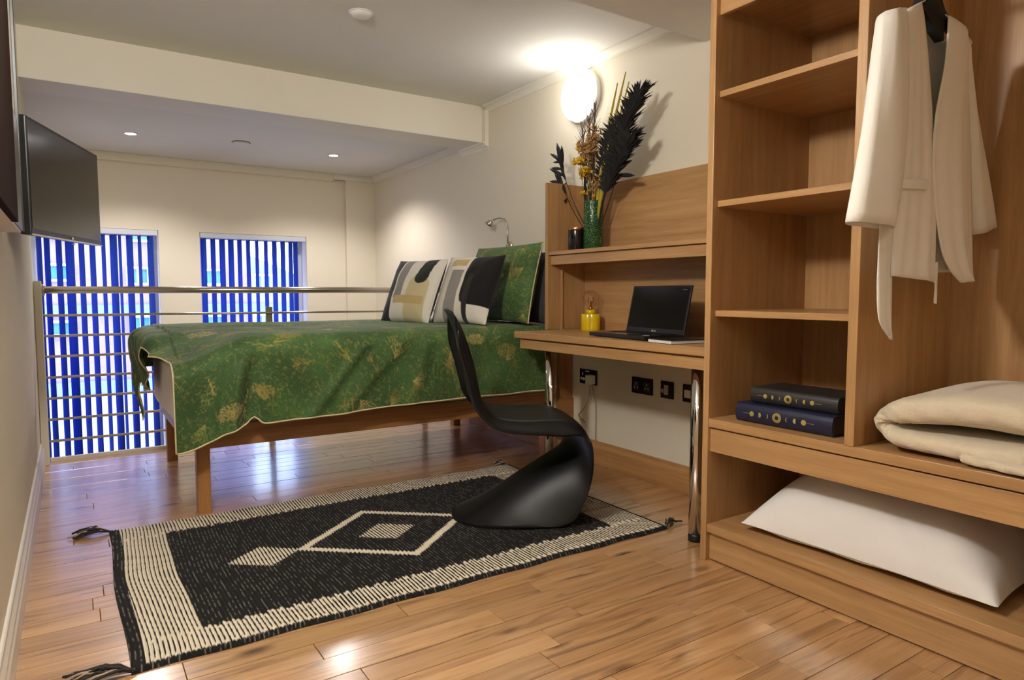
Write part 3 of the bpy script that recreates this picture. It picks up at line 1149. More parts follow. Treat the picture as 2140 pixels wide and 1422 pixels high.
def pat2(A, Bb):
    c = np.empty(A.shape + (3,))
    c[:] = WHT
    c[(A > 0.2) & (A < 0.5) & (Bb > 0.80) & (Bb < 0.93)] = TAN
    c[(A > 0.28) & (A < 0.5) & (Bb < 0.74)] = GRY
    c[rr(A, Bb, 0.56, 1.6, 0.22, 1.6, 0.12)] = BLK
    c[rr(A, Bb, 0.64, 0.71, -0.4, 0.68, 0.03)] = CHA
    c[A < 0.03] = BLK
    return c


# right (A axis) runs from the far side towards the near side (-y); faces look to -x and up
f1 = frame((1.80, 3.86, 1.012), (0.25, -1, 0.0), (0.38, 0.1, 0.92))
o, _ = cushion('scatter_cushion', 0.47, 0.43, 0.15, f1, M['cush'], 90, pat1, BLK, 2)
tag(o, 'cream, grey and black abstract cushion with charcoal tongue shape, further left on the bed', 'cushion', 'abstract cushions on the bed')
f2 = frame((1.985, 3.50, 1.02), (0.25, -1, 0.0), (0.38, 0.1, 0.92))
o, _ = cushion('scatter_cushion', 0.47, 0.44, 0.16, f2, M['cush'], 90, pat2, BLK, 3)
tag(o, 'white, grey and black abstract cushion with big black block, against the green pillow', 'cushion', 'abstract cushions on the bed')
IMG2 = paint_botanical(0.8, 0.6, 0.004, 9, 3.5)


def patg(A, Bb):
    i = np.clip((A * 199).astype(int), 0, IMG2.shape[0] - 1)
    j = np.clip((Bb * 149).astype(int), 0, IMG2.shape[1] - 1)
    return IMG2[i, j] * 1.15


f3 = frame((2.26, 3.555, 1.06), (0.02, -1, 0), (0.22, 0, 0.97))
o, (SX, SY) = cushion('pillow', 0.72, 0.49, 0.19, f3, M['duvet'], 150, patg, None, 4, 0.04)
tag(o, 'large green botanical print pillow with pale piping, leaning at the bed head', 'pillow')
edge = [f3(SX[-1, j], SY[-1, j], 0.0) for j in range(0, 150, 3)]
MB().tube(edge, 0.004, 6).build('piping', M['piping'], o)
f4 = frame((2.385, 3.56, 1.03), (0.02, -1, 0), (0.05, 0, 1))
o, _ = cushion('pillow', 0.70, 0.44, 0.10, f4, M['greyfab'], 40, seed=5)
tag(o, 'dark grey pillow tucked between green pillow and the wall', 'pillow')

# ------------------------------------------------------------------ rug
M['tassel_dark'] = plain('tassel_yarn_dark', (44, 38, 36), 0.9, var=0.4, vscale=90)
M['tassel_cream'] = plain('tassel_yarn_cream', (170, 150, 132), 0.9, var=0.2, vscale=90)
M['rug'] = printed('woven_rug', 0.95, 0.5, 500, 0.03, 0.18)


def rug():
    x0, x1, y0, y1 = 0.085, 2.078, 1.955, 3.205
    nx, ny = 1500, 135
    u = np.linspace(0, 1, nx)
    v = np.linspace(0, 1, ny)
    Ug, Vg = np.meshgrid(u, v, indexing='ij')
    X = x0 + (x1 - x0) * Ug
    Y = y0 + (y1 - y0) * Vg
    g = np.random.default_rng(21)
    wob = 0.006 * np.sin(Y * 5 + 1.5 * np.sin(X * 3)) + 0.0012 * np.sin(Y * 17 + X * 7)
    Xp = X + wob
    period = 0.0132
    ph = (Xp - x0) / period
    k = np.floor(ph)
    fr_ = ph - k
    ridge = np.abs(np.sin(np.pi * fr_)) ** 0.7
    cream = np.array(lin((222, 210, 186)))
    black = np.array(lin((20, 18, 17)))
    grey = np.array(lin((132, 125, 116)))
    C_ = np.empty(X.shape + (3,))
    C_[:] = black
    # grey flecks in the dark field, lengthwise on the ridges
    key = (k.astype(int) * 7919 + np.floor(Y / 0.016 + 0.37 * (k % 5)).astype(int) * 104729) % 1009
    rnd = np.random.default_rng(4).random(1009)[key]
    fl_ = (rnd > 0.62) & (fr_ > 0.42) & (fr_ < 0.72)
    C_[fl_] = C_[fl_] * 0.4 + grey * 0.55
    C_ *= (0.7 + 0.6 * np.random.default_rng(8).random(X.shape))[..., None]
    jag = 0.006 * np.sign(np.sin(k * 2.4)) + 0.004 * np.sin(k * 5.1)
    inner = (Xp > 0.285) & (Xp < 1.885) & (Y > 2.10 + jag) & (Y < 3.047 + jag)
    binding = (X < 0.122) | (X > x1 - 0.012)
    edge_ = (Y < y0 + 0.022) | (Y > y1 - 0.008)
    bord = (~inner) & (~binding) & (~edge_)
    gap = fr_ < 0.24
    loop = ((k % 2) == 0) & ((np.abs(Y - 2.10 - jag) < 0.011) | (np.abs(Y - 3.047 - jag) < 0.011) | (np.abs(Y - y0 - 0.03) < 0.009))
    cr_ = bord & (~gap | loop)
    C_[cr_] = cream * (0.92 + 0.16 * g.random((int(cr_.sum()), 1)))
    C_[bord & gap & ~loop] = black * 0.9

    def dia(cx, cy, hx, hy):
        return np.abs(X - cx) / hx + np.abs(Y - cy) / hy
    cx, cy = 1.062, 2.562
    D = dia(cx, cy, 0.375, 0.305)
    ring = (D < 1.0) & (D > 0.87)
    small = dia(cx, cy, 0.125, 0.10) < 1
    p1 = dia(0.572, 2.565, 0.135, 0.105) < 1
    p2 = dia(2 * cx - 0.572, 2.565, 0.135, 0.105) < 1
    lite = ring
    C_[lite] = cream * (0.85 + 0.25 * g.random((int(lite.sum()), 1)))
    strip = (small | p1 | p2) & ~gap
    C_[strip] = cream * (0.9 + 0.18 * g.random((int(strip.sum()), 1)))
    Z = 0.004 + 0.006 * ridge + 0.0012 * np.random.default_rng(2).random(X.shape)
    Z += 0.004 * np.clip(np.sin(X * 5 + Y * 3), 0, 1) * 0.5
    # ripples of the long edges
    Yw = Y + 0.006 * np.sin(X * 23) * smooth01((Vg - 0.9) / 0.1) - 0.004 * np.sin(X * 19 + 1) * smooth01((0.1 - Vg) / 0.1)
    Xw = X + (0.006 * np.sin(Y * 6.5 + 0.6) + 0.004) * smooth01((0.12 - Ug) / 0.12)
    edgez = np.minimum(np.minimum(Ug * nx, (1 - Ug) * nx), np.minimum(Vg * ny, (1 - Vg) * ny))
    Z = np.where(edgez < 1, 0.0015, Z)
    P = np.stack([Xw, Yw, Z], -1)
    idx = np.arange(nx * ny).reshape(nx, ny)
    F_ = np.stack([idx[:-1, :-1], idx[1:, :-1], idx[1:, 1:], idx[:-1, 1:]], -1).reshape(-1, 4)
    mb = MB()
    mb.v = P.reshape(-1, 3).tolist()
    mb.f = F_.tolist()
    mb.smooth = [True] * len(mb.f)
    o = mb.build('rug', M['rug'], None, colors=C_.reshape(-1, 3), recalc=False)
    tag(o, 'black and cream woven rug with diamond motif on the wooden floor', 'rug')
    # tassels at the corners
    for (tx, ty, ang, L, n) in ((0.095, 3.20, 170, 0.15, 16), (0.10, 1.965, 172, 0.17, 34), (2.075, 1.965, 25, 0.11, 10), (2.06, 3.20, 140, 0.08, 10)):
        t, t2 = MB(), MB()
        gg = random.Random(int(tx * 100 + ty * 10))
        a0 = R(ang)
        for q in range(n):
            a = a0 + gg.uniform(-0.35, 0.4)
            l = L * gg.uniform(0.7, 1.05)
            pts = []
            for s_ in range(5):
                w_ = s_ / 4
                pts.append((tx + math.cos(a) * l * w_ + gg.uniform(-0.005, 0.005), ty + math.sin(a) * l * w_ + gg.uniform(-0.006, 0.006), 0.007 + 0.026 * math.sin(math.pi * min(1, w_ * 1.05)) * gg.uniform(0.2, 1)))
            (t2 if q % 3 == 1 else t).tube(pts, 0.0034, 5)
        tt = t.build('tassel', M['tassel_dark'], o)
        t2.build('tassel_strands', M['tassel_cream'], tt)
    return o


rug()


# ------------------------------------------------------------------ chair: one moulded S-shaped shell
def catmull(pts, n):
    pts = [np.array(q, float) for q in pts]
    P = [2 * pts[0] - pts[1]] + pts + [2 * pts[-1] - pts[-2]]
    segs = len(pts) - 1
    out = []
    for i in range(n):
        t = i / (n - 1) * segs
        k = min(int(t), segs - 1)
        f = t - k
        p0, p1, p2, p3 = P[k], P[k + 1], P[k + 2], P[k + 3]
        out.append(0.5 * ((2 * p1) + (-p0 + p2) * f + (2 * p0 - 5 * p1 + 4 * p2 - p3) * f * f + (-p0 + 3 * p1 - 3 * p2 + p3) * f ** 3))
    return np.array(out)


def chair():
    # rows: centre (a, z), edge (a, z), half width
    rows_ = [
        ((-0.318, 0.925), (-0.30, 0.915), 0.10),
        ((-0.305, 0.905), (-0.275, 0.885), 0.175),
        ((-0.275, 0.84), (-0.235, 0.815), 0.215),
        ((-0.235, 0.72), (-0.195, 0.70), 0.222),
        ((-0.215, 0.60), (-0.165, 0.585), 0.225),
        ((-0.195, 0.53), (-0.150, 0.545), 0.238),
        ((-0.135, 0.465), (-0.090, 0.492), 0.246),
        ((-0.03, 0.445), (0.01, 0.474), 0.252),
        ((0.10, 0.450), (0.12, 0.464), 0.254),
        ((0.20, 0.455), (0.222, 0.445), 0.253),
        ((0.275, 0.430), (0.290, 0.39), 0.252),
        ((0.30, 0.365), (0.312, 0.30), 0.25),
        ((0.265, 0.295), (0.305, 0.20), 0.25),
        ((0.175, 0.245), (0.275, 0.11), 0.25),
        ((0.06, 0.185), (0.225, 0.035), 0.25),
        ((-0.06, 0.115), (0.12, 0.008), 0.248),
        ((-0.17, 0.055), (-0.03, 0.008), 0.235),
        ((-0.26, 0.018), (-0.19, 0.008), 0.185),
        ((-0.295, 0.009), (-0.268, 0.008), 0.10),
    ]
    n, m = 120, 49
    Cc = catmull([r_[0] for r_ in rows_], n)
    Ee = catmull([r_[1] for r_ in rows_], n)
    Ww = catmull([(r_[2], 0) for r_ in rows_], n)[:, 0]
    Tt = np.gradient(Cc, axis=0)
    Tt /= np.linalg.norm(Tt, axis=1)[:, None]
    c = np.array([1.632, 2.470])
    an = R(-23)
    dd = np.array([math.cos(an), math.sin(an)])
    ll = np.array([-dd[1], dd[0]])
    P = np.zeros((n, m, 3))
    for i in range(n):
        for j in range(m):
            s = -1 + 2 * j / (m - 1)
            k = abs(s) ** 2.8
            a, z = Cc[i] * (1 - k) + Ee[i] * k
            w = Ww[i] * (np.sign(s) * (abs(s) ** 0.92))
            # the long edges of back and seat roll over into a skirt
            pos = i / (n - 1)
            cu = 0.062 * smooth01((abs(s) - 0.76) / 0.24) * smooth01((pos - 0.02) / 0.12) * (1 - smooth01((pos - 0.46) / 0.12))
            a += Tt[i][1] * cu
            z -= Tt[i][0] * cu
            w *= 1 - 0.35 * max(0.0, abs(s) - 0.86) * (cu > 0.001)
            q = c + dd * a * 0.945 + ll * w * 0.98
            P[i, j] = (q[0], q[1], max(0.012, z) + 0.006)
    mb = MB()
    mb.grid(P)
    o = mb.build('shell_chair', M['chair'], None)
    solid(o, 0.011, 0)
    bv = o.modifiers.new('bevel', 'BEVEL')
    bv.width = 0.003
    bv.segments = 2
    bv.limit_method = 'ANGLE'
    bv.angle_limit = R(60)
    tag(o, 'black one-piece cantilever S-shaped plastic chair standing on the rug', 'chair')


chair()

# ------------------------------------------------------------------ television on its arm
tv = thing('television', (0.0, 3.34, 1.21), 'flat black television on a swivel arm above the railing', 'television')
tf = frame((0.008, 3.34, 1.425), (0.237, 0.76, 0.012), (0, 0, 1))     # +t looks towards the bed
W_, H_ = 0.80, 0.42


def fbox(fr, a0, a1, b0, b1, t0, t1, bev=0.0):
    return MB().box(a0, a1, b0, b1, t0, t1, bev=bev, fn=lambda q: fr(q.x, q.y, q.z))


fbox(tf, -W_ / 2, W_ / 2, -H_ / 2, H_ / 2, -0.035, 0.0, 0.004).build('housing', M['blackp'], tv)
fbox(tf, -W_ / 2 + 0.01, W_ / 2 - 0.01, -H_ / 2 + 0.022, H_ / 2 - 0.012, 0.0, 0.0015).build('screen', M['tvscreen'], tv)
fbox(tf, -W_ / 2 + 0.0, W_ / 2 - 0.0, -H_ / 2 - 0.002, -H_ / 2 + 0.004, 0.0, 0.003).build('lower_trim', M['steel'], tv)
fbox(tf, 0.0, 0.02, -H_ / 2 + 0.006, -H_ / 2 + 0.016, 0.001, 0.003).build('logo', M['steel'], tv)
fbox(tf, -0.36, 0.2, -0.17, 0.12, -0.075, -0.035, 0.01).build('rear_cover', M['blackp'], tv)
fbox(tf, -0.25, -0.1, -0.1, 0.1, -0.085, -0.075, 0.003).build('mount_plate', M['blackp'], tv)
MB().tube([tf(-0.17, 0.0, -0.08), (-0.135, 3.05, 1.42), (-0.165, 3.0, 1.42)], 0.012, 10).build('arm', M['blackp'], tv)
B(-0.179, -0.165, 2.94, 3.06, 1.31, 1.53, bev=0.003).build('wall_plate', M['blackp'], tv)
cb = MB()
for k in range(3):
    cb.tube([tf(-0.2 + 0.02 * k, 0.02 - 0.05 * k, -0.075), (-0.12, 3.06 + 0.01 * k, 1.40 - 0.05 * k), (-0.13, 3.03, 1.33 - 0.02 * k), (-0.165, 3.02, 1.36 - 0.03 * k)], 0.003, 6)
cb.build('cable', M['blackp'], tv)

# ------------------------------------------------------------------ wall cabinet at the left edge of the view
wc = thing('wall_cabinet', (-0.15, 2.1, 1.19), 'white wall cabinet with dark brown front panel at the left edge of the room', 'cabinet')
B(XL + 0.001, -0.128, 1.3, 2.70, 1.195, 2.17, bev=0.002).build('carcass', M['trimw'], wc)
B(-0.128, -0.112, 1.3, 2.27, 1.192, 2.17, bev=0.002).build('front_panel', M['darkbrown'], wc)
B(-0.128, -0.119, 2.685, 2.705, 1.20, 2.17, bev=0.001).build('edge_strip', M['blackp'], wc)
B(-0.128, -0.122, 2.36, 2.684, 1.20, 1.545, bev=0.001).build('smoked_panel', M['smokeglass'], wc)

# ------------------------------------------------------------------ reading lamp, sockets
rl = thing('reading_lamp', (XR - 0.02, 3.885, 1.24), 'small silver gooseneck reading lamp on the wall above the pillows', 'lamp')
MB().lathe([(0.001, -0.022), (0.03, -0.022), (0.042, -0.016), (0.046, -0.001), (0.046, 0)], (XR, 3.885, 1.297), 28, 'x', fn=lambda q: Vector((q.x, 3.885 + (q.y - 3.885) * 0.85, 1.297 + (q.z - 1.297) * 1.25))).build('wall_plate', M['steel'], rl)
B(XR - 0.028, XR - 0.022, 3.895, 3.912, 1.27, 1.295, bev=0.002).build('switch', M['blackp'], rl)
MB().tube([(XR - 0.02, 3.885, 1.34), (XR - 0.022, 3.886, 1.40), (XR - 0.024, 3.888, 1.47), (XR - 0.03, 3.91, 1.508), (XR - 0.05, 3.95, 1.517), (XR - 0.075, 3.985, 1.505)], 0.0045, 10).build('gooseneck', M['steel'], rl)
hc = Vector((XR - 0.085, 4.0, 1.492))
ax = Vector((-0.35, 0.45, -0.8)).normalized()
sx = ax.orthogonal().normalized()
sy = ax.cross(sx)
MB().lathe([(0.008, -0.012), (0.014, -0.01), (0.022, 0.006), (0.032, 0.026), (0.03, 0.027), (0.018, 0.008), (0.001, 0.002)], (0, 0, 0), 24, 'z', fn=lambda q: hc + sx * q.x + sy * q.y + ax * q.z).build('lamp_head', M['steel'], rl)


def plate(name, y, z, w, h, label, cat, mat, group=None):
    t = thing(name, (XR - 0.005, y, z - h / 2), label, cat, group)
    B(XR - 0.009, XR - 0.0005, y - w / 2, y + w / 2, z - h / 2, z + h / 2, bev=0.003).build('plate', mat, t)
    return t


s1 = plate('wall_socket', 3.032, 0.505, 0.155, 0.088, 'dark double socket with white plug under the desk, nearest the bed', 'socket', M['brass'], 'dark sockets under the desk')
B(XR - 0.011, XR - 0.009, 3.075, 3.083, 0.512, 0.528).build('pin_hole', M['white'], s1)
B(XR - 0.011, XR - 0.009, 3.058, 3.074, 0.482, 0.498).build('pin_hole', M['white'], s1)
B(XR - 0.011, XR - 0.009, 3.083, 3.098, 0.484, 0.498).build('pin_hole', M['white'], s1)
B(XR - 0.0105, XR - 0.009, 3.02, 3.052, 0.534, 0.541).build('rating_mark', M['white'], s1)
s2 = plate('wall_socket', 2.585, 0.503, 0.155, 0.088, 'dark double socket under the desk, middle of the row, unused', 'socket', M['brass'], 'dark sockets under the desk')
for yy in (2.545, 2.625):
    B(XR - 0.011, XR - 0.009, yy - 0.022, yy + 0.022, 0.475, 0.525, bev=0.001).build('socket_insert', M['blackp'], s2)
    for dy, dz in ((0, 0.012), (-0.011, -0.008), (0.011, -0.008)):
        B(XR - 0.012, XR - 0.011, yy + dy - 0.004, yy + dy + 0.004, 0.5 + dz - 0.006, 0.5 + dz + 0.006).build('pin_hole', M['steel'], s2)
s3 = plate('wall_socket', 2.405, 0.503, 0.088, 0.088, 'dark single data outlet under the desk, with silver connector', 'socket', M['brass'], 'dark sockets under the desk')
B(XR - 0.014, XR - 0.009, 2.39, 2.42, 0.478, 0.53, bev=0.002).build('connector', M['steel'], s3)
B(XR - 0.011, XR - 0.009, 2.425, 2.442, 0.487, 0.507).build('connector', M['steel'], s3)
s4 = plate('wall_socket', 2.255, 0.503, 0.088, 0.088, 'dark single outlet under the desk, half behind the near chrome leg', 'socket', M['brass'], 'dark sockets under the desk')
B(XR - 0.013, XR - 0.009, 2.245, 2.285, 0.48, 0.52, bev=0.002).build('connector', M['white'], s4)
ch = thing('charger_plug', (XR - 0.03, 2.985, 0.46), 'white charger plug in the socket with thin cables hanging down', 'charger')
B(XR - 0.05, XR - 0.0095, 2.962, 3.008, 0.468, 0.522, bev=0.004).build('plug_body', M['white'], ch)
MB().tube([(XR - 0.03, 2.985, 0.468), (XR - 0.03, 2.99, 0.42), (XR - 0.03, 3.0, 0.38), (XR - 0.028, 3.03, 0.33), (XR - 0.03, 3.07, 0.29), (XR - 0.03, 3.09, 0.27)], 0.0028, 8).build('cable', M['cable'], ch)
MB().tube([(XR - 0.025, 2.975, 0.468), (XR - 0.02, 2.965, 0.42), (XR - 0.015, 2.955, 0.36), (XR - 0.012, 2.955, 0.28), (XR - 0.012, 2.955, 0.14)], 0.0022, 8).build('cable', M['cable'], ch)
MB().tube([(XR - 0.03, 3.09, 0.27), (XR - 0.03, 3.06, 0.235), (XR - 0.03, 3.03, 0.235), (XR - 0.03, 3.05, 0.25), (XR - 0.03, 3.08, 0.245)], 0.0028, 8).build('cable_loop', M['cable'], ch)
bs = plate('wall_switch', 3.72, 1.252, 0.086, 0.086, 'white wall outlet with blue insert, half hidden behind the green pillow', 'socket', M['white'])
B(XR - 0.013, XR - 0.009, 3.685, 3.755, 1.215, 1.268, bev=0.002).build('blue_insert', M['blue'], bs)
MB().lathe([(0.012, -0.0005), (0.012, -0.0035), (0.001, -0.0035)], (XR - 0.0125, 3.72, 1.25), 20, 'x').build('button', M['white'], bs)

# ------------------------------------------------------------------ on the desk
lp = thing('laptop', (2.2, 2.28, DZ), 'open black laptop on the desk with a dark blank screen', 'laptop')
lo_ = Vector((2.30, 2.275, DZ))
rt = Vector((-0.10, -1, 0)).normalized()                # along the hinge towards the camera
fw_ = Vector((-1, 0.10, 0)).normalized()                 # towards the front edge
LWd, LDp = 0.42, 0.225


def lbase(a, b_, t):
    return lo_ + rt * a + fw_ * b_ + Vector((0, 0, t))


def lbx(a0, a1, b0, b1, t0, t1, bev=0.0):
    return MB().box(a0, a1, b0, b1, t0, t1, bev=bev, fn=lambda q: lbase(q.x, q.y, q.z))


lbx(-LWd / 2, LWd / 2, 0.0, LDp, 0.003, 0.02, 0.004).build('base', M['blackp'], lp)
kb = lbx(-LWd / 2 + 0.02, LWd / 2 - 0.02, 0.02, 0.12, 0.02, 0.0212).build('keyboard', M['blackmark'], lp)
kk = MB()
for r_ in range(5):
    for c_ in range(14):
        a_ = -LWd / 2 + 0.03 + c_ * 0.0265
        b0_ = 0.025 + r_ * 0.0185
        kk.box(a_, a_ + 0.022, b0_, b0_ + 0.0155, 0.0212, 0.0232, fn=lambda q: lbase(q.x, q.y, q.z))
kk.build('keys', M['blackp'], kb)
lbx(-0.075, 0.045, 0.14, 0.2, 0.02, 0.0207).build('touchpad', M['steel'], lp)
lbx(-LWd / 2 + 0.02, -LWd / 2 + 0.1, 0.15, 0.21, 0.02, 0.0204).build('sticker', M['copper'], lp)
lbx(0.14, 0.17, 0.16, 0.18, 0.02, 0.0207).build('badge', M['white'], lp)
tilt = R(12)
upv = Vector((0, 0, 1)) * math.cos(tilt) - fw_ * math.sin(tilt)
lid_f = frame(lbase(0, 0.004, 0.016), rt, upv)
sg = 1 if (lid_f(0, 0, 1) - lid_f(0, 0, 0)).dot(fw_) > 0 else -1


def lidx(a0, a1, b0, b1, t0, t1, bev=0.0):
    return MB().box(a0, a1, b0, b1, t0, t1, bev=bev, fn=lambda q: lid_f(q.x, q.y, q.z * sg))


lidx(-LWd / 2, LWd / 2, 0.0, 0.232, -0.009, 0.0, 0.003).build('lid', M['blackp'], lp)
lidx(-LWd / 2 + 0.012, LWd / 2 - 0.012, 0.026, 0.222, 0.0, 0.0008).build('screen', M['screen'], lp)
lg_ = MB()
for q in range(10):
    pass
for (a_, w__) in ((-0.014, 0.016), (0.006, 0.012)):
    lg_.box(a_, a_ + w__, 0.009, 0.016, 0.0, 0.0012, bev=0.0005, fn=lambda q: lid_f(q.x, q.y, q.z * sg))
lg_.build('logo', M['steel'], lp)
lidx(LWd / 2 - 0.055, LWd / 2 - 0.025, 0.2105, 0.2125, 0.0008, 0.0011).build('printed_mark', M['steel'], lp)

nb = thing('notebook', (2.06, 1.93, DZ), 'black covered notebook with white page edges at the desk edge by the wardrobe', 'notebook')
n0 = Vector((2.008, 1.888, DZ))
e1 = Vector((0.14, 0.99, 0)).normalized()
e2 = Vector((0.99, -0.14, 0)).normalized()


def nbx(a0, a1, b0, b1, t0, t1, bev=0.0):
    return MB().box(a0, a1, b0, b1, t0, t1, bev=bev, fn=lambda q: n0 + e1 * q.x + e2 * q.y + Vector((0, 0, q.z)))


nbx(0, 0.155, 0, 0.21, 0.0, 0.002, 0.0005).build('cover', M['blackp'], nb)
nbx(0.002, 0.153, 0.002, 0.208, 0.002, 0.014).build('pages', M['paper'], nb)
nbx(0, 0.155, 0, 0.21, 0.014, 0.0165, 0.0008).build('cover', M['blackp'], nb)

# yellow table lamp
yl = thing('table_lamp', (2.425, 2.885, DZ), 'small yellow ceramic lamp with a clear round bulb on the desk', 'lamp')
cx_, cy_ = 2.425, 2.885
pf = []
NL = 72
for k in range(NL):
    a = 2 * math.pi * k / NL
    rad = 0.050 + 0.0075 * abs(math.cos(2 * a + 0.5)) ** 0.6 * 1.0
    pf.append((rad, a))
yb_ = MB()
vs, fs = [], []
for (sc_, z) in ((0.97, 0.0), (1.0, 0.003), (1.0, 0.088), (0.96, 0.092), (0.5, 0.092)):
    for (rad, a) in pf:
        a2 = a + R(20)
        vs.append((cx_ + rad * sc_ * math.cos(a2), cy_ + rad * sc_ * math.sin(a2), DZ + z))
for i in range(4):
    for k in range(NL):
        fs.append((i * NL + k, i * NL + (k + 1) % NL, (i + 1) * NL + (k + 1) % NL, (i + 1) * NL + k))
yb_.add(vs, fs, True)
yb_.build('base', M['yellow'], yl)
MB().lathe([(0.024, 0.09), (0.026, 0.094), (0.026, 0.112), (0.022, 0.114), (0.015, 0.112)], (cx_, cy_, DZ), 28).build('holder', M['yellow'], yl)
bb = MB().lathe([(0.013, 0.112), (0.014, 0.124), (0.022, 0.135), (0.038, 0.152), (0.046, 0.172), (0.044, 0.192), (0.033, 0.21), (0.016, 0.219), (0.001, 0.221)], (cx_, cy_, DZ), 28).build('bulb', M['bulb'], yl)
MB().lathe([(0.012, 0.112), (0.012, 0.128), (0.006, 0.132), (0.004, 0.16), (0.001, 0.162)], (cx_, cy_, DZ), 16).build('bulb_stem', M['copper'], bb)
fil = [(cx_ + 0.016 * math.cos(k * 0.9), cy_ + 0.016 * math.sin(k * 0.9), DZ + (0.15 if k % 2 else 0.185)) for k in range(9)]
MB().tube(fil, 0.0009, 5).build('filament', M['copper'], bb)

# ------------------------------------------------------------------ on the hutch shelf
HZ = 1.232
jr = thing('candle_jar', (2.345, 2.915, HZ), 'black glass candle jar with copper lid beside the green vase', 'candle')
MB().lathe([(0.044, 0.0), (0.047, 0.004), (0.047, 0.108), (0.046, 0.112), (0.001, 0.112)], (2.345, 2.915, HZ), 36).build('jar', M['blackglass'], jr)
MB().lathe([(0.0475, 0.112), (0.0485, 0.114), (0.0485, 0.123), (0.046, 0.126), (0.001, 0.126)], (2.345, 2.915, HZ), 36).build('lid', M['copper'], jr)
VX, VY = 2.395, 2.832
vs_o = thing('vase', (VX, VY, HZ), 'tall green crackle glazed cylinder vase on the hutch shelf', 'vase')
MB().lathe([(0.05, 0.0), (0.054, 0.004), (0.054, 0.262), (0.053, 0.266), (0.050, 0.266), (0.049, 0.26), (0.049, 0.02), (0.001, 0.02)], (VX, VY, HZ), 48).build('body', M['vase'], vs_o)
VT = HZ + 0.26


def leaf(mb, base, d, L, w, bend=0.3, nrm=None, seg=4):
    """pointed leaf as a thin folded blade"""
    d = Vector(d).normalized()
    nrm = Vector(nrm) if nrm is not None else Vector((-0.6, -0.8, 0.1))
    side = d.cross(nrm)
    if side.length < 1e-4:
        side = d.orthogonal()
    side.normalize()
    up_ = side.cross(d).normalized()
    vs_, fs_ = [], []
    for k in range(seg + 1):
        t = k / seg
        ww = w * (math.sin(math.pi * min(1, (t * 0.92 + 0.06)))) ** 0.8 if k < seg else 0.0004
        c_ = Vector(base) + d * L * t + Vector((0, 0, -bend * L * t * t)) + up_ * 0.0
        vs_ += [c_ - side * ww / 2, c_ + up_ * ww * 0.15, c_ + side * ww / 2]
    for k in range(seg):
        for q in (0, 1):
            a = k * 3 + q
            fs_.append((a, a + 1, a + 4, a + 3))
    mb.add(vs_, fs_, True)


def vp(dy, z, dx=0.0):
    """point in the bouquet: dy along the shelf (positive = left in the view), z above the vase rim"""
    return Vector((VX + dx, VY + dy, VT + z))


def curve(p0, p1, bow=(0, 0, 0), n=8):
    p0, p1, bw_ = Vector(p0), Vector(p1), Vector(bow)
    return [p0.lerp(p1, k / (n - 1)) + bw_ * math.sin(math.pi * k / (n - 1)) for k in range(n)]


g7 = random.Random(5)
# two black feathery palm fronds
for i, (ty, tz, by, tdx, lab) in enumerate(((-0.40, 0.47, -0.02, -0.06, 'tallest black feathery palm plume leaning right in the green vase'), (-0.21, 0.37, -0.012, -0.02, 'shorter black feathery palm plume in the middle of the green vase'), (-0.36, 0.27, -0.022, -0.07, 'lowest black feathery palm plume drooping right in the green vase'))):
    st = curve(vp(by, -0.2), vp(ty, tz, tdx), (0, 0.035, 0.03), 14)
    mb = MB()
    mb.tube(st, [0.0045 - 0.0002 * k for k in range(14)], 6)
    o = mb.build('palm_plume', M['blackstem'])
    tag(o, lab, 'dried plant', 'black palm plumes in the vase')
    lm = MB()
    for k in range(330):
        t = 0.42 + 0.58 * (k / 330)
        q = t * 13
        a_ = int(min(12, q))
        p_ = st[a_].lerp(st[a_ + 1], q - a_)
        tan_ = (st[a_ + 1] - st[a_]).normalized()
        s_ = 1 if k % 2 else -1
        sw = Vector((g7.uniform(-0.6, 0.4), -s_ * 1.0, g7.uniform(-0.1, 0.5)))
        d_ = tan_ * g7.uniform(0.35, 0.95) + sw * g7.uniform(0.35, 0.8)
        L_ = (0.15 if s_ > 0 else 0.10) * (1.05 - 0.45 * abs(t - 0.75) / 0.35) * g7.uniform(0.75, 1.15)
        leaf(lm, p_, d_, L_, g7.uniform(0.006, 0.013), g7.uniform(0.0, 0.2))
    lv = lm.build('leaflets', M['blackstem'], o)
    lv['kind'] = 'stuff'


# black leafy branches left and right
def branch(p0, p1, bow, leaves, lab, mat, nm='leaf_branch', group='black leafy branches in the vase', lw=0.02, ll=0.11):
    st = curve(p0, p1, bow, 12)
    mb = MB()
    mb.tube(st, [0.0028 - 0.00012 * k for k in range(12)], 6)
    o = mb.build(nm, mat)
    tag(o, lab, 'dried plant', group)
    for (t, dy, dz, sc_) in leaves:
        q = t * 11
        a_ = int(min(10, q))
        p_ = st[a_].lerp(st[a_ + 1], q - a_)
        lm = MB()
        leaf(lm, p_, (g7.uniform(-0.3, 0.1), dy, dz), ll * sc_, lw * sc_, 0.05)
        solid(lm.build('leaf', mat, o), 0.0006)
    return o


